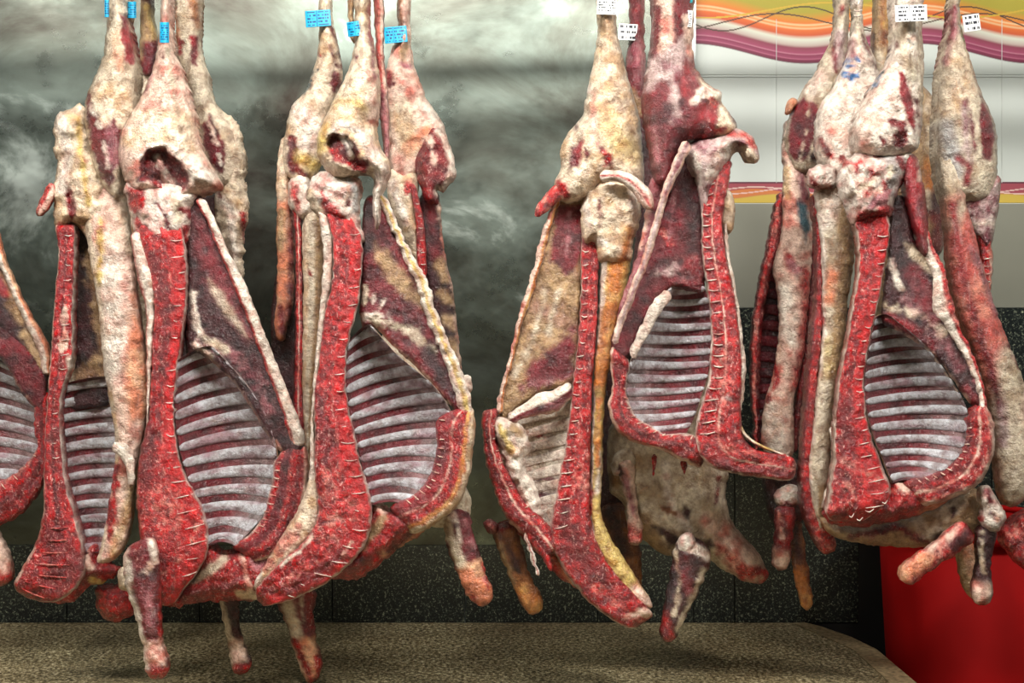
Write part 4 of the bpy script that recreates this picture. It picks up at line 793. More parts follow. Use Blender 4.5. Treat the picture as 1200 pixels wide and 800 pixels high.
def build_C2():
    g = half(788, -40, 2.04, 'lamb half with purple lean leg and neck kicked out to the right at the bottom', 'split carcasses')
    D = 2.03
    blob('hind_leg', g, [(766,-45),(764,38),(758,76),(753,112),(755,145),(762,180),(768,214),(786,214),(800,172),(815,166),(850,164),(864,150),(856,134),(847,122),(845,108),(832,100),(820,86),(812,62),(811,-45)],
         D, tf=.06, tb=.05, R=40, base='mus', lump=.006, ls=24, pt=[
         ('fatp', [(772,-40),(788,-40),(790,50),(780,78),(766,60)], {'s':4}), ('mus', [(764,10),(772,12),(766,60)], {'w':4,'s':2}), ('sil', [(762,74),(790,50),(806,40),(806,80),(790,92),(768,95),(756,110),(757,88)], {'s':5,'j':4}), ('sil', [(790,100),(792,140)], {'w':5,'s':5,'j':4}),
         ('musr', [(803,68),(814,86),(812,108),(800,115),(795,100)], {'s':3,'j':2}), ('fatp', [(806,20),(809,60)], {'w':5,'s':2}), ('fat', [(818,90),(846,108),(862,150),(856,165),(838,160),(842,125),(825,112)], {'s':3}),
         ('fatw', [(812,120),(826,104),(844,108)], {'w':5,'s':2,'d':-.006}), ('cutd', [(806,158),(818,124),(836,113),(843,120),(838,150),(824,163),(812,163)], {'s':1.5,'d':.006}), ('musr', [(812,150),(824,128),(832,135)], {'w':7,'s':4}), ('cutw', [(832,118),(838,124)], {'w':3}), ('cut', [(824,160),(850,150)], {'w':3}),
         ('clot', [(790,14),(794,26),(792,34)], {'w':2,'s':1}), ('silp', [(766,150),(770,190)], {'w':5,'s':5})])
    blob('pelvis', g, [(804,172),(815,164),(832,157),(858,150),(876,156),(886,168),(890,186),(884,192),(874,188),(868,178),(858,182),(850,200),(838,222),(830,245),(822,250),(816,215),(806,195)], D-.01, tf=.04, tb=.035, R=16, base='sil', lump=.007, ls=9, pt=[
         ('fat', [(868,170),(880,174),(891,186),(882,196),(870,188)], {'s':2}), ('cutw', [(852,154),(872,158),(884,170)], {'w':4,'s':2}), ('bone', [(815,180),(820,215)], {'w':5,'s':3}), ('mus', [(836,180),(841,186)], {'w':4,'s':2}), ('bone', [(850,175),(832,205)], {'w':8,'s':4,'j':3}), ('cut', [(858,186),(845,212),(830,236),(824,250),(838,250),(856,210)], {'s':1.5})])
    blob('rump_fat', g, [(850,224),(858,227),(862,245),(859,268),(851,276),(844,262),(845,238)], D+.02, tf=.02, tb=.02, R=8, base='fat', lump=.006)
    strip('loose_sinew', g, [(800,162,812,170),(788,192,798,198),(774,228,783,232),(763,268,772,270),(750,308,758,312),(735,346,743,350),(722,380,730,384),(716,402,724,404)], D-.045, Ds=[D-.045, D-.03, D-.02], tf=.01, tb=.012, base='fatp', stripes=[('sil', -.4, .4)], lump=.004)
    strip('inner_thigh', g, [(762,205,786,205),(757,240,780,240),(752,275,770,275),(744,305,758,305),(730,345,740,345),(722,375,728,375)], D+.01, tf=.02, tb=.02, base='silp', pt=[('mus', [(772,210),(770,250)], {'w':5,'s':4}), ('fatp', [(758,240),(750,290)], {'w':3,'s':3})])
    sp = strip('spine', g, [(834,190,858,186),(825,220,855,210),(822,255,847,255),(823,300,851,300),(829,340,860,340),(833,370,864,370),(833,400,868,400),(831,440,870,440),(821,475,868,472),(815,505,869,498),(818,532,873,516),(836,548,886,526),(866,556,902,530),(898,561,920,532),(926,563,930,536),(932,556,934,542)],
         D-.005, tf=.035, tb=.04, p=6, base='cut', lump=.004, ls=8, stripes=[('fatw', -1.2, -.9), ('fatp', -.05, .05)], pt=[('cutw', [(850,410),(848,470)], {'w':8,'s':6,'j':6,'a':.6}), ('cutd', [(840,545),(880,552),(925,555)], {'w':6,'s':5,'j':5}), ('cutw', [(850,520),(900,540)], {'w':3,'s':2,'j':6}), ('grey', [(848,466),(856,468)], {'w':2})])
    discs(sp, .06, .74, 24, -.85, -.15, .0011)
    strip('back_fat', g, [(848,260,852,260),(850,300,855,300),(858,340,863,340),(862,375,868,375),(865,400,871,400),(866,430,874,430),(866,460,872,462),(866,485,868,488),(868,500,872,504),(870,510,884,516),(882,520,900,524),(900,528,920,532),(922,536,933,538)], D+.005, tf=.03, tb=.04, base='fatw', pt=[('yel', [(872,500),(900,526)], {'w':5,'s':4})])
    blob('flank', g, [(803,172),(815,178),(824,215),(824,262),(826,335),(812,342),(790,336),(778,345),(765,365),(750,390),(742,412),(730,424),(718,420),(718,390),(736,352),(752,312),(766,270),(780,232),(792,200)], D+.012, tf=.012, tb=.012, R=9, base='mus', lump=.005, back='fat', pt=[
         ('musd', [(800,200),(815,260),(812,310)], {'w':9,'s':7}), ('sil', [(768,320),(790,315),(808,320)], {'w':4,'s':3,'j':6}), ('musr', [(800,300),(825,300),(825,335),(800,330)], {'s':5}), ('silp', [(800,175),(810,190)], {'w':5,'s':3}), ('mus', [(760,345),(730,400)], {'w':8,'s':5}), ('cutw', [(776,272),(785,282)], {'w':4,'s':2,'j':5}), ('silp', [(790,210),(785,280)], {'w':1.5,'s':1,'j':5})])  # sil stroke across the lower flank paints a wet highlight into the colour
    strip('diaphragm_edge', g, [(780,338,790,346),(764,355,774,366),(754,375,764,384),(744,396,752,404),(736,412,744,424)], D-.002, tf=.006, tb=.008, base='fatw', lump=.002)
    ribcage(g, [(786,336),(766,362),(752,392),(740,420),(733,450),(734,475),(744,498),(766,518)], [(824,332),(834,362),(836,390),(833,420),(828,445),(820,470),(813,490),(800,516)], 13, D, bowl=.065, bow=-2, wide=(1.15, .75))
    bk = strip('brisket', g, [(714,402,740,424),(715,425,735,440),(717,450,734,456),(712,475,740,478),(716,495,750,492),(732,512,764,500),(756,522,780,508),(780,530,800,508),(800,540,818,512),(820,550,830,530)], D-.004, tf=.026, tb=.035, p=3, base='cut', stripes=[('fatp', -1.2, -.75), ('cutd', -.2, .2), ('fatw', .88, 1.2)], lump=.006, jag=2)
    discs(bk, .15, .85, 12, .55, .98, .0012, 'fatp', 'sternum_cartilage')
    strip('meat_rag', g, [(762,532,770,532),(764,545,769,545),(764,558,767,558)], D+.02, tf=.006, tb=.006, base='cut')
    strip('meat_rag', g, [(796,538,806,538),(799,548,804,548),(801,556,803,556)], D+.02, tf=.006, tb=.006, base='cut')
    label_tag(g, 797, 12, 811.5, 31.5, D-.035, WH, BK, 7, .008, 23, None, 3)
    label_tag(g, 797, -10, 811.5, 3, D-.035, (40,180,190), CYI, 4, .008, 25)

def build_C3():
    g = half(800, 300, 2.22, 'pale shoulder and blunt neck showing below the half with the kicked out neck', 'split carcasses')
    D = 2.21
    blob('shoulder', g, [(716,500),(760,470),(830,480),(852,545),(851,580),(856,605),(866,622),(882,640),(896,660),(900,674),(892,684),(872,680),(848,668),(826,654),(800,652),(780,650),(758,636),(738,618),(730,590),(714,570)], D, tf=.06, tb=.06, R=40, base='fatg', lump=.007, pt=[
         ('tis', [(735,600),(760,600),(790,655),(745,640)], {'s':6}), ('musd', [(800,590),(812,600),(806,612),(798,604)], {'s':3}), ('musd', [(762,615),(785,622),(800,632),(785,640)], {'s':3,'j':3}), ('fatw', [(778,545),(786,590),(806,618)], {'w':4,'s':3}), ('cutd', [(843,560),(838,595)], {'w':2,'s':1.5}), ('brown', [(775,595),(790,600)], {'w':3,'j':5}),
         ('cutw', [(850,640),(870,670)], {'w':10,'s':6,'j':5}), ('cut', [(870,672),(896,668),(902,678),(886,688)], {'w':5,'s':3,'j':4}), ('fatp', [(830,610),(880,650)], {'w':10,'s':7}), ('musd', [(812,636),(832,632),(838,640),(822,648)], {'s':3}), ('tis', [(740,540),(720,560)], {'w':12,'s':6})])
    strip('loin', g, [(770,330,830,330),(750,400,835,400),(735,480,840,480),(735,520,840,520)], D+.04, tf=.04, tb=.04, base='fatg')
    shank(g, [(722,540,742,534),(726,560,744,556),(733,585,746,582),(735,605,750,602),(735,625,754,620),(740,640,752,638)], D-.06, 'fatp', [('cutw', [(738,625),(752,628)], {'w':8,'s':4}), ('silp', [(733,560),(742,600)], {'w':3,'s':3}), ('musd', [(722,545),(728,556)], {'w':4})])
    blob('elbow_joint', g, [(716,540),(724,528),(738,524),(746,536),(742,552),(730,558),(718,554)], D-.05, tf=.02, tb=.02, R=10, base='fatg', pt=[('clot', [(726,548),(738,552)], {'w':3}), ('bone', [(720,552),(726,558)], {'w':2})], lump=.006)
    shank(g, [(790,632,824,628),(788,648,834,650),(786,668,828,672),(781,692,818,695),(777,715,808,715),(773,735,797,736),(775,752,790,752)], D-.07, 'musd', [('fatw', [(797,632),(808,640),(830,652)], {'w':6,'s':3}), ('fatg', [(790,640),(798,680),(790,720)], {'w':2.5,'s':2}), ('fatg', [(826,668),(808,705),(794,738)], {'w':3,'s':2}), ('mus', [(800,660),(806,690)], {'w':7,'s':4}), ('cut', [(776,722),(786,750)], {'w':6,'s':4})])
    blob('shank_joint', g, [(796,630),(808,624),(816,632),(814,646),(804,650),(796,644)], D-.09, tf=.016, tb=.016, R=9, base='bone', lump=.004)

def build_D1():
    g = half(985, -40, 2.17, 'lean purple thighed half at left of the right hand cluster, teal stain on its flank', 'split carcasses')
    D = 2.23
    blob('hind_leg', g, [(980,-45),(980,20),(975,45),(965,65),(955,84),(941,106),(930,125),(922,150),(920,178),(930,200),(950,205),(972,190),(984,150),(988,110),(993,80),(995,20),(998,-45)], D, tf=.045, tb=.045, R=32, base='fatg', lump=.006, pt=[
         ('mus', [(926,132),(942,108),(948,122),(944,160),(934,190),(923,180)], {'s':1.5,'j':2}), ('mus', [(950,120),(960,122),(958,150),(946,188),(938,192),(946,150)], {'s':1.5,'j':2}), ('sil', [(984,40),(982,75)], {'w':7,'s':4}), ('musr', [(988,8),(986,15)], {'w':4,'s':3}), ('mus', [(977,50),(980,85)], {'w':2}), ('musd', [(955,185),(975,170),(978,190)], {'w':6,'s':4}), ('fatw', [(962,90),(950,105)], {'w':8,'s':6})])
    blob('hip_fat', g, [(922,120),(930,114),(935,120),(928,132),(920,134)], D-.01, tf=.015, tb=.015, R=6, base='peach')
    strip('folded_flank', g, [(920,140,930,140),(917,170,934,170),(918,200,945,200),(917,240,950,240),(915,275,952,275),(905,312,951,310),(909,335,949,335),(912,370,946,370),(911,405,943,405),(905,440,937,440),(896,470,931,470),(892,500,930,500),(893,525,931,525),(902,545,925,545)], D-.01, Ds=[D+.02, D-.0, D-.01, D-.01, D-.01, D-.01, D-.01], tf=.035, tb=.035, base='fatp', lump=.006, ls=22, pt=[
         ('teal', [(935,232),(948,240),(950,270),(944,285),(936,262)], {'s':2.5,'j':2}), ('cut', [(920,298),(928,296),(930,306),(922,308)], {'s':3}), ('silp', [(928,310),(935,318)], {'w':6,'s':4}), ('fatw', [(918,340),(925,400)], {'w':9,'s':7}), ('cutw', [(945,320),(944,400),(932,450)], {'w':6,'s':6}), ('fatw', [(900,480),(912,530)], {'w':11,'s':5}), ('cut', [(908,425),(912,445),(902,462),(896,475)], {'w':2.5,'s':1.5,'j':4}), ('silp', [(938,200),(944,232)], {'w':5,'s':4}), ('yel', [(922,200),(922,230)], {'w':4,'s':3,'a':.5})])
    strip('brisket', g, [(912,225,920,225),(903,262,918,262),(896,300,912,300),(889,330,902,330),(882,370,894,370),(879,410,892,410),(879,450,890,450),(882,490,890,490),(884,540,890,540)], D+.03, tf=.02, tb=.025, base='cutd', stripes=[('cutw', -.6, .1)], lump=.007, jag=2)
    rw = ribcage(g, [(906,280),(900,320),(894,360),(888,400),(888,440),(888,480),(890,520)], [(925,290),(925,330),(928,370),(925,410),(918,450),(912,490),(905,520)], 13, D+.06, bowl=.03, bow=2, base='musd', rb='mus')  # dark muscle colours on these ribs paint in the cavity's shade
    strip('inner_red', g, [(944,260,956,260),(948,310,958,310),(946,350,956,350),(943,390,952,390),(936,440,946,440),(930,480,940,480),(926,530,934,530)], D+.02, tf=.02, tb=.02, base='cutd')
    blob('elbow_joint', g, [(908,578),(918,570),(932,568),(938,578),(934,592),(920,598),(910,592)], D-.02, tf=.022, tb=.02, R=10, base='bone', pt=[('clot', [(920,590),(932,594)], {'w':3}), ('musd', [(906,585),(912,596)], {'w':3})], lump=.006)
    blob('shoulder', g, [(895,540),(930,535),(948,560),(945,600),(930,620),(905,610),(896,580)], D+.05, tf=.03, tb=.03, R=18, base='musd', lump=.006)
    shank(g, [(906,592,934,592),(908,615,932,615),(906,635,928,635),(905,650,927,650),(904,660,925,662),(908,668,920,669)], D-.03, 'cutd', [('fatp', [(912,600),(916,630)], {'w':2,'s':1.5}), ('fatp', [(905,645),(927,645),(924,668),(906,666)], {'s':5}), ('cut', [(926,600),(924,640)], {'w':3})])
    shank(g, [(922,610,940,610),(926,640,942,638),(929,665,946,663),(934,690,950,688),(939,706,953,702),(942,716,950,714)], D+.03, 'brown', [('musd', [(932,620),(936,650)], {'w':5,'s':4}), ('orange', [(936,670),(946,708)], {'w':7,'s':4})])

def build_D2():
    g = half(1003, -40, 2.11, 'blue stamped half with a round knob of bone, pale smooth strip beneath', 'split carcasses')
    D = 2.12
    blob('hind_leg', g, [(1000,-45),(1001,20),(998,45),(993,66),(985,85),(975,105),(962,122),(957,150),(958,180),(972,200),(1000,200),(1020,180),(1030,140),(1032,100),(1026,70),(1014,42),(1011,20),(1011,-45)], D, tf=.045, tb=.045, R=34, base='fatw', lump=.007, pt=[
         ('fatp', [(975,150),(1000,165),(985,185)], {'w':8,'s':6}), ('blue', [(992,70),(1004,70)], {'w':3,'s':1,'j':3}), ('blue', [(988,86),(1002,88)], {'w':3.5,'s':1,'j':3}), ('blue', [(990,79),(1003,77)], {'w':1.5,'s':1,'j':3}), ('blue', [(995,94),(1000,94)], {'w':1.5,'s':1}), ('mus', [(1010,40),(1018,60),(1026,80)], {'w':2,'s':1.5}), ('fatg', [(1004,10),(1006,50)], {'w':3,'s':2}), ('silp', [(1000,50),(998,65)], {'w':4,'s':4}), ('cutd', [(962,165),(975,185)], {'w':4,'s':3})])
    for i, (a, b, c_) in enumerate(((1001, 1010, 12), (1001, 1010, 18))):
        tube('cord', g, [(a, c_, D-.03), ((a+b)/2, c_+1, D-.036), (b, c_, D-.03)], .0016, 'fatw')
    blob('pelvis', g, [(968,160),(990,150),(1010,160),(1012,190),(1000,215),(985,225),(970,200)], D-.02, tf=.03, tb=.03, R=14, base='fatw', lump=.008, ls=10, pt=[('cutw', [(975,180),(995,195)], {'w':4,'j':5})])
    blob('bone_knob', g, [(945,204),(950,196),(962,192),(975,194),(983,204),(984,214),(976,222),(962,223),(950,218)], D-.045, tf=.028, tb=.02, R=10, base='bone', lump=.009, ls=5, jag=2.5, pt=[('cut', [(948,200),(956,218)], {'w':2.5,'j':5}), ('cut', [(962,222),(980,218)], {'w':2,'j':5})])
    strip('folded_flank', g, [(952,212,990,208),(955,240,996,240),(961,280,1002,280),(963,320,999,320),(964,350,994,350),(963,400,989,400),(959,440,983,440),(955,475,978,475),(953,500,976,500),(948,545,972,545),(950,580,969,580),(955,610,967,608),(962,632,970,630)], D-.015, tf=.035, tb=.035, p=2.2, base='tis', stripes=[('fatg', -.95, -.1), ('fatw', -1.2, -.7)], lump=.004, ls=20, pt=[('peach', [(975,320),(972,350)], {'w':7,'s':5}), ('cut', [(964,372),(962,380)], {'w':2}), ('fatg', [(966,450),(962,560)], {'w':9,'s':5}), ('fatw', [(975,232),(970,260)], {'w':8,'s':8}), ('yel', [(972,400),(968,440)], {'w':6,'s':5,'a':.6})])
    strip('spine', g, [(950,228,961,228),(955,265,963,265),(957,300,964,300),(956,340,964,340),(951,390,964,390),(947,430,960,430),(943,470,957,470),(940,510,954,510),(937,550,952,550),(938,585,956,583),(945,615,968,608),(955,638,978,628),(966,651,979,645)], D, tf=.03, tb=.035, p=4, base='cut', stripes=[('cutd', -1.2, -.4), ('fatp', .8, 1.2)], pt=[('cutw', [(955,600),(970,645)], {'w':6,'s':4,'j':5})], jag=2)
    strip('edge_sinew', g, [(972,500,976,500),(974,530,978,530),(972,555,976,555),(966,580,970,582),(962,594,965,596)], D-.04, tf=.006, tb=.006, base='fatw')

def build_D3():
    g = half(1064, -40, 2.04, 'front half of the right hand cluster with ribs, stringy pale pelvis and double white label', 'split carcasses')
    D = 1.99
    blob('hind_leg', g, [(1048,-45),(1048,30),(1047,55),(1040,75),(1028,92),(1013,118),(1003,140),(1000,165),(1010,182),(1040,186),(1066,180),(1078,168),(1081,130),(1082,100),(1083,70),(1081,40),(1080,-45)], D, tf=.055, tb=.05, R=38, base='fatw', lump=.008, pt=[
         ('fatg', [(1055,30),(1060,60),(1070,90)], {'w':8,'s':6}), ('fatg', [(1078,20),(1080,120)], {'w':4,'s':3}), ('musr', [(1053,82),(1059,85),(1067,108),(1073,138),(1072,160),(1064,140),(1055,112)], {'s':1.2,'j':1}), ('mus', [(1050,50),(1054,55),(1049,60)], {'s':1.5}),
         ('ink', [(1034,84),(1028,92)], {'w':2,'s':.8,'j':3}), ('teal', [(1026,98),(1022,106)], {'w':2,'s':.8,'j':2}), ('blue', [(1032,90),(1024,102)], {'w':1.5,'s':1,'a':.5}),
         ('ink', [(1068,95),(1069,102)], {'w':1,'s':.6,'j':2}), ('cutd', [(1036,140),(1050,137),(1060,144),(1060,150),(1045,150)], {'s':1.5,'d':.008}), ('cutd', [(1046,155),(1062,152),(1066,165),(1058,175),(1048,172)], {'s':1.5,'d':.008}), ('cutd', [(1030,160),(1038,165),(1036,175)], {'s':1.5,'d':.006}), ('fatp', [(1015,145),(1030,140),(1010,170)], {'w':5,'s':5}), ('ink', [(1066,48),(1072,52)], {'w':.8,'s':.6,'j':3,'a':.6}), ('mus', [(1074,118),(1078,150)], {'w':1.5})])
    blob('pelvis', g, [(985,198),(996,186),(1010,176),(1040,176),(1062,176),(1070,186),(1062,205),(1052,225),(1044,252),(1020,262),(1003,266),(996,250),(986,225)], D-.005, tf=.04, tb=.04, R=18, base='bone', lump=.011, ls=8, jag=3, pt=[
         ('cut', [(988,192),(1004,196),(1002,202)], {'w':3,'j':4}), ('grey', [(1030,175),(1050,190),(1040,225)], {'w':9,'s':6,'j':6}), ('fatp', [(1000,215),(1030,225),(1035,245)], {'w':7,'s':4,'j':6}), ('cut', [(1003,245),(1025,248),(1042,238),(1042,270),(1003,270)], {'s':3,'j':7}), ('clot', [(1024,180),(1030,184)], {'w':3}), ('clot', [(1046,195),(1040,210)], {'w':1.5,'s':1}), ('fatw', [(995,200),(998,225)], {'w':6}), ('cutw', [(1010,190),(1022,205),(1016,225)], {'w':3,'j':6}), ('cut', [(1030,205),(1040,220)], {'w':2.5,'j':5}), ('fatg', [(1000,228),(1020,215),(1045,200)], {'w':3,'j':6}), ('cutd', [(1050,180),(1062,200),(1056,222)], {'w':3,'j':4}), ('silp', [(1020,240),(1040,230)], {'w':5,'j':5})])
    blob('inner_thigh', g, [(1060,180),(1072,182),(1078,195),(1084,230),(1088,270),(1088,300),(1080,296),(1072,272),(1064,245),(1058,212)], D+.0, tf=.025, tb=.025, R=12, base='musr', lump=.004, pt=[('fatp', [(1076,188),(1080,205),(1076,212)], {'w':1.5})])
    sp = strip('spine', g, [(1000,250,1042,246),(1004,275,1043,272),(1007,300,1039,300),(1005,330,1034,330),(1000,355,1029,355),(993,400,1019,400),(985,440,1013,440),(980,475,1014,472),(978,505,1018,500),(978,535,1027,528),(974,560,1036,550),(971,582,1043,570),(967,600,1040,590),(968,610,1015,612)],
         D, tf=.035, tb=.04, p=6, base='cut', lump=.004, ls=8, stripes=[('cutv', .1, .92), ('bone', .94, 1.2), ('fatw', -1.2, -.94)], pt=[('cutd', [(990,470),(995,520),(990,570)], {'w':9,'s':7,'j':6}), ('cutw', [(995,545),(1015,560)], {'w':8,'s':7,'j':6,'a':.8}), ('cutw', [(972,598),(1010,580),(1030,560)], {'w':1.5,'s':1}), ('cutw', [(978,560),(1000,575)], {'w':1.5,'j':5})])
    discs(sp, .08, .95, 22)
    blob('neck_meat', g, [(968,596),(1000,600),(1035,580),(1046,562),(1075,560),(1110,552),(1125,565),(1105,590),(1070,605),(1040,612),(1000,618),(972,614)], D+.02, tf=.035, tb=.035, R=14, base='cut', lump=.008, ls=9, jag=2.5, pt=[('cutd', [(1000,612),(1050,600)], {'w':4,'s':4}), ('cutw', [(1045,570),(1075,575),(1100,570)], {'w':5,'s':3,'j':6}), ('fatp', [(1050,565),(1060,572)], {'w':4,'j':5}), ('peach', [(1080,600),(1115,585)], {'w':4,'s':3})])
    for a in ((995, 606, 1001, 601), (1014, 600, 1024, 596), (1004, 610, 1011, 606), (1034, 590, 1040, 586)):
        tube('vertebral_disc', sp.o, [(a[0], a[1]-2, D-.034), ((a[0]+a[2])/2, a[1], D-.036), (a[2], a[3], D-.034)], [.0006, .0013, .0006], 'bone', seg=6)
    ribcage(g, [(1026,372),(1018,410),(1013,450),(1017,485),(1026,515),(1036,540),(1046,566)], [(1046,372),(1082,402),(1112,440),(1133,478),(1134,505),(1126,532),(1088,566)], 13, D-.005, bowl=.075, bow=4)
    blob('flank', g, [(1046,232),(1060,232),(1068,262),(1076,290),(1090,300),(1100,330),(1112,362),(1132,400),(1148,435),(1154,470),(1146,478),(1132,468),(1112,438),(1092,414),(1072,400),(1050,386),(1034,378),(1034,345),(1040,300),(1042,262)], D+.012, tf=.012, tb=.012, R=9, base='musd', lump=.006, ls=22, back='fat', pt=[
         ('fatg', [(1060,285),(1072,290),(1088,305),(1092,322),(1080,312),(1066,300)], {'s':3}), ('fatw', [(1045,305),(1050,325),(1056,338)], {'w':4,'s':1.5,'d':-.006}), ('clot', [(1046,300),(1049,312)], {'w':1.5}), ('fatg', [(1040,360),(1060,364),(1085,372),(1105,390)], {'w':4,'s':3,'j':6}), ('silp', [(1060,350),(1090,380),(1125,430)], {'w':5,'s':5,'j':6,'a':.5}), ('musr', [(1040,372),(1070,385),(1090,405)], {'w':6,'s':4}), ('mus', [(1070,320),(1095,370)], {'w':10,'s':7}),
         ('silp', [(1128,400),(1148,460)], {'w':1.5,'s':1}), ('musr', [(1130,455),(1148,474)], {'w':5,'s':4}), ('fatp', [(1050,386),(1072,400),(1092,414),(1112,438),(1134,470)], {'w':1.2,'s':1})])
    strip('belly_edge', g, [(1076,240,1080,240),(1082,270,1088,268),(1084,298,1096,294),(1092,320,1106,312),(1093,345,1112,338),(1094,365,1118,358),(1112,388,1124,380),(1126,412,1135,404),(1138,436,1146,430),(1146,462,1154,458),(1150,490,1158,488)], D, tf=.012, tb=.02, base='fatw', stripes=[('cutw', .3, 1.2)], lump=.006, ls=9, jag=1.6)
    bk = strip('brisket', g, [(1143,476,1154,472),(1132,490,1162,486),(1132,510,1166,508),(1124,532,1162,540),(1108,548,1146,568),(1084,558,1116,584),(1052,562,1080,596)], D+.005, tf=.028, tb=.035, p=3, base='cut', stripes=[('cutd', -.95, -.5), ('fatp', -.1, .1), ('cutw', .5, .7), ('fatp', .75, 1.2)], lump=.006)
    discs(bk, .1, .85, 12, -.98, -.6, .0012, 'fatp', 'sternum_cartilage')
    blob('underbelly', g, [(962,606),(1000,616),(1050,608),(1100,590),(1140,572),(1156,590),(1152,616),(1120,636),(1070,642),(1010,636),(975,628)], D+.07, tf=.04, tb=.04, R=20, base='tis', lump=.007, jag=2, pt=[('fatg', [(985,618),(1020,622)], {'w':8,'s':4}), ('cutd', [(1000,628),(1050,618),(1090,636)], {'w':5,'s':3,'j':4}), ('fatg', [(1060,600),(1090,625),(1120,590)], {'w':8,'s':4,'j':5}), ('musd', [(1118,595),(1116,606)], {'w':3}), ('musd', [(1100,630),(1130,622)], {'w':6,'s':4})])
    blob('elbow_joint', g, [(1148,575),(1158,568),(1168,584),(1178,598),(1178,612),(1170,622),(1158,622),(1150,612),(1152,596)], D+.01, tf=.025, tb=.02, R=9, base='bone', lump=.007, ls=7, pt=[('mus', [(1156,574),(1160,585)], {'w':4}), ('cut', [(1130,606),(1150,608)], {'w':4}), ('clot', [(1160,600),(1166,604)], {'w':2})], jag=2)
    shank(g, [(1128,606,1146,632),(1112,618,1130,642),(1096,634,1112,655),(1076,648,1094,666),(1056,662,1074,682),(1052,676,1064,686)], D+.01, 'cutw', [('mus', [(1140,620),(1118,640)], {'w':7,'s':4}), ('fatp', [(1120,620),(1070,660)], {'w':4,'s':3}), ('peach', [(1060,672),(1085,655)], {'w':9,'s':5})], D2=D-.03)
    shank(g, [(1144,615,1172,612),(1143,640,1166,638),(1144,660,1162,660),(1141,680,1162,680),(1138,698,1164,698),(1143,709,1160,709)], D+.02, 'musd', [('fatg', [(1150,625),(1152,670)], {'w':2,'s':1.5}), ('fatp', [(1138,682),(1165,682),(1162,712),(1140,712)], {'s':5})])
    shank(g, [(1116,638,1142,632),(1120,655,1146,655),(1125,675,1146,675),(1130,692,1148,692),(1136,702,1146,702)], D+.10, 'peach', [('tis', [(1120,645),(1135,690)], {'w':7,'s':5})])
    label_tag(g, 1049, 6, 1086.5, 25, D-.062, WH, BK, 4, .012, 31, .45, -2)

def build_D4():
    g = half(1120, -40, 2.13, 'rightmost half, smooth grey leg and long pink muscle sweeping to the right edge', 'split carcasses')
    D = 2.13
    blob('hind_leg', g, [(1116,-45),(1114,18),(1106,52),(1101,80),(1098,120),(1096,170),(1101,215),(1110,240),(1135,240),(1160,232),(1168,205),(1168,160),(1161,132),(1149,106),(1140,78),(1131,50),(1126,20),(1125,-45)], D, tf=.05, tb=.05, R=38, base='fatg', lump=.005, pt=[
         ('silp', [(1119,12),(1116,45),(1109,72)], {'w':5,'s':3}), ('mus', [(1118,10),(1112,50)], {'w':2,'s':2}), ('fat', [(1125,60),(1128,100),(1115,130)], {'w':12,'s':8}), ('grey', [(1110,150),(1120,200)], {'w':10,'s':8}), ('mus', [(1149,108),(1158,124),(1167,158),(1162,190),(1152,186),(1148,150)], {'s':1.5,'j':1.5}), ('mus', [(1137,128),(1142,150),(1144,180),(1138,165)], {'s':1.5}), ('sil', [(1130,120),(1135,190)], {'w':4,'s':4}), ('musr', [(1124,185),(1136,195),(1132,215)], {'w':4,'s':3})])
    strip('flank_muscle', g, [(1102,160,1122,160),(1101,195,1126,195),(1106,235,1132,235),(1110,270,1142,270),(1112,305,1150,305),(1116,340,1160,338),(1126,375,1171,372),(1140,410,1184,405),(1150,440,1196,435),(1160,475,1206,470),(1166,510,1214,505),(1168,545,1216,540),(1172,575,1210,570),(1178,596,1196,592)], D-.02, Ds=[D-.0, D-.035, D-.035, D-.03, D-.025, D-.02, D-.02], tf=.04, tb=.04, base='pink', lump=.005, ls=30, pt=[
         ('fatg', [(1110,160),(1112,215)], {'w':20,'s':12}), ('fatg', [(1128,240),(1118,262)], {'w':6,'s':8}), ('fatg', [(1190,425),(1180,480),(1192,560),(1185,590)], {'w':22,'s':10}), ('musr', [(1116,240),(1130,330),(1150,400),(1165,440)], {'w':4,'s':5}), ('silp', [(1140,290),(1170,370)], {'w':4,'s':4}), ('mus', [(1163,440),(1168,460)], {'w':6,'s':5}), ('sil', [(1172,470),(1176,520)], {'w':6,'s':5}), ('mus', [(1178,380),(1196,430)], {'w':3,'s':3,'j':5})])
    blob('rump', g, [(1122,225),(1150,222),(1168,205),(1173,220),(1168,260),(1164,280),(1156,292),(1146,280),(1134,266),(1126,245)], D+.01, tf=.03, tb=.035, R=14, base='sil', lump=.006, pt=[('mus', [(1140,240),(1160,215)], {'w':5,'s':3}), ('fatw', [(1140,262),(1165,262)], {'w':5,'s':4,'j':5}), ('musr', [(1168,198),(1172,212)], {'w':4,'s':2})])
    sp = strip('spine', g, [(1140,268,1160,272),(1148,290,1163,288),(1150,315,1163,315),(1152,340,1162,340),(1154,352,1160,352)], D+.015, tf=.025, tb=.03, p=4, base='cut', pt=[('fatp', [(1162,290),(1162,345)], {'w':2})], jag=2); discs(sp, .3, .95, 7, -.5, .6, .0009)
    blob('neck_end', g, [(1172,622),(1182,612),(1200,600),(1225,596),(1228,655),(1205,668),(1188,656),(1176,640)], D+.02, tf=.03, tb=.03, R=14, base='cutw', lump=.009, ls=8, jag=3, pt=[('cutd', [(1190,640),(1205,630)], {'w':4,'s':3})])
    label_tag(g, 1129, 17, 1148.5, 36.5, D-.03, WH, BK, 3, .004, 37, None, -8)

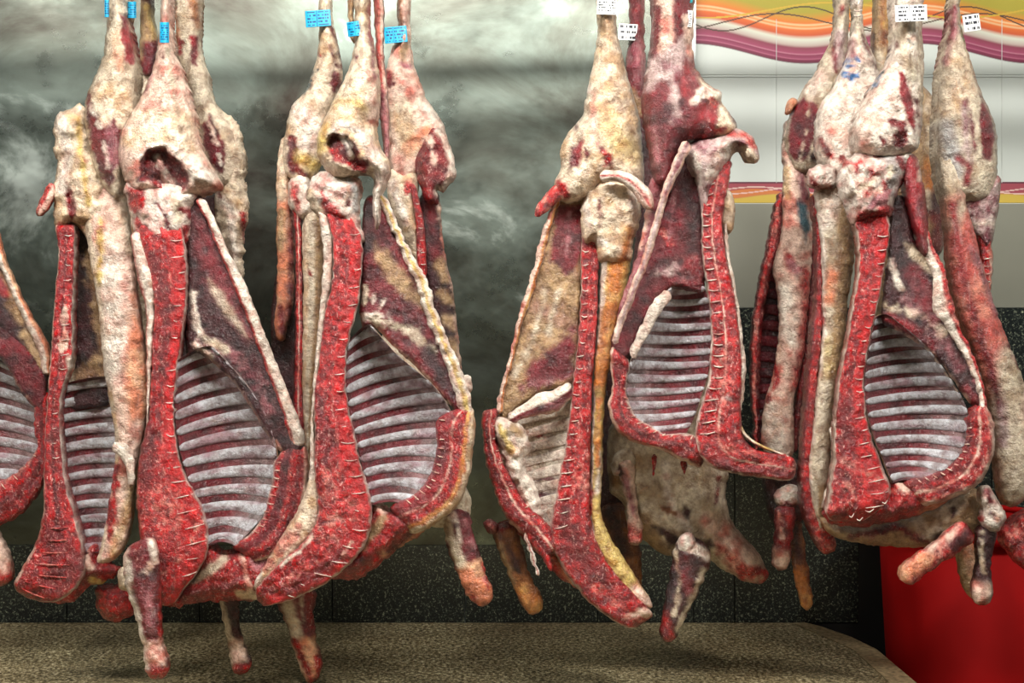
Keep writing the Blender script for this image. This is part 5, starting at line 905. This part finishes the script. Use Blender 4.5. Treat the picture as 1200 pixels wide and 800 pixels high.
def build_D5():
    g = half(1036, -40, 2.30, 'olive brown leg showing deep between the stamped legs of the right hand cluster', 'split carcasses')
    D = 2.36
    strip('hind_leg', g, [(1025,-45,1048,-45),(1025,10,1048,10),(1023,40,1046,45),(1022,70,1048,70),(1028,100,1060,95)], D, tf=.035, tb=.035, base='tis', pt=[('brown', [(1038,0),(1036,50)], {'w':5,'s':4}), ('yel', [(1042,0),(1040,30)], {'w':4,'s':3,'a':.4}), ('musd', [(1024,40),(1023,60)], {'w':2}), ('fatg', [(1030,60),(1032,90)], {'w':4,'s':4})])
    blob('loin', g, [(1030,90),(1066,78),(1084,104),(1096,118),(1098,170),(1103,210),(1108,255),(1105,290),(1094,320),(1085,420),(1060,500),(1034,400),(1026,200)], D+.01, tf=.05, tb=.05, R=24, base='tis', lump=.006, pt=[('fat', [(1088,120),(1094,180)], {'w':5,'s':4}), ('orange', [(1088,190),(1090,225)], {'w':6,'s':5}), ('cutd', [(1090,240),(1105,260),(1092,310)], {'w':10,'s':6}), ('fat', [(1088,225),(1090,240)], {'w':4,'s':3}), ('musd', [(1096,230),(1098,240)], {'w':6,'s':5})])

for f in (build_A2, build_A1, build_A3, build_A4, build_A0, build_B2, build_B1, build_B3, build_C1, build_C4, build_C2, build_C3, build_D1, build_D2, build_D3, build_D4, build_D5):
    f()

# ============================================================ rail and hooks above the frame
def smat(): return plain('hook_steel', (150, 152, 152), .3, 1.0)
HM = smat(); RZ = 2.02
def wtube(name, parent, pts, r, mat, seg=10):
    V = []; n = len(pts); pts = [Vector(p) for p in pts]
    for i in range(n):
        tg = (pts[min(i+1, n-1)]-pts[max(i-1, 0)]).normalized(); a = tg.cross(Vector((1, 0, 0)));
        if a.length < .1: a = tg.cross(Vector((0, 1, 0)))
        a.normalize(); b = tg.cross(a)
        for j in range(seg): t = 2*math.pi*j/seg; V.append(tuple(pts[i]+(a*math.cos(t)+b*math.sin(t))*r))
    fs = [(i*seg+j, i*seg+(j+1) % seg, (i+1)*seg+(j+1) % seg, (i+1)*seg+j) for i in range(n-1) for j in range(seg)]+[tuple(range(seg))[::-1], tuple((n-1)*seg+j for j in range(seg))]
    me = bpy.data.meshes.new(name); me.from_pydata(V, [], fs); me.polygons.foreach_set('use_smooth', [True]*len(me.polygons)); me.materials.append(mat); me.update()
    o = bpy.data.objects.new(name, me); COL.objects.link(o); o.parent = parent; return o
for k, ry in enumerate((2.06, 2.25)):
    rail = bpy.data.objects.new('meat_rail', None); COL.objects.link(rail); rail.location = (0, 0, 0)
    tag(rail, ('nearer' if k == 0 else 'farther')+' round steel rail that the carcass hooks hang from', 'rail')
    wtube('rail_bar', rail, [(-1.6, ry, RZ), (1.6, ry, RZ)], .014, HM)
    for xh in (-1.3, 0, 1.3): wtube('rail_hanger', rail, [(xh, ry, RZ+.012), (xh, ry, ZT)], .008, HM)
for (px, D, wh) in ((193,2.11,'clotted second half from left'), (140,2.13,'half with folded flank at left'), (220,2.30,'ragged fat half behind the clotted one'), (173,2.42,'dark brown leg at left'), (422,2.00,'thick necked half'), (380,2.21,'half with the smooth loin panel'), (472,2.24,'half with the pale hip flap'), (711,2.07,'half with the yellow fat strip'), (747,2.33,'dark narrow leg at centre right'), (788,2.03,'half with the kicked out neck'), (989,2.23,'lean purple thighed half'), (1005,2.12,'blue stamped half'), (1064,1.99,'half with the double label'), (1120,2.13,'rightmost half'), (-56,2.29,'half cut off by the left frame edge'), (1036,2.36,'olive brown leg')):
    z1 = CZ+(400+40)/F*D; x = (px-600)/F*D; ry = 2.06 if D < 2.17 else 2.25
    o = bpy.data.objects.new('meat_hook', None); COL.objects.link(o); o.location = (0, 0, 0)
    tag(o, 'steel rail hook holding the '+wh, 'hook', 'hooks on the meat rails')
    pts = []
    for k in range(9): a = math.pi*(1-k/8)*1.0; pts.append((x, ry+.020*math.cos(a), RZ+.020*math.sin(a)))
    pts += [(x, ry+(D-ry)*.5+.012, (RZ+z1)/2), (x, D+.012, z1+.012)]
    for k in range(7): a = math.pi*k/6; pts.append((x, D+.012*math.cos(a), z1+.004-.016*math.sin(a)))
    wtube('hook_rod', o, pts, .004, HM, 8)
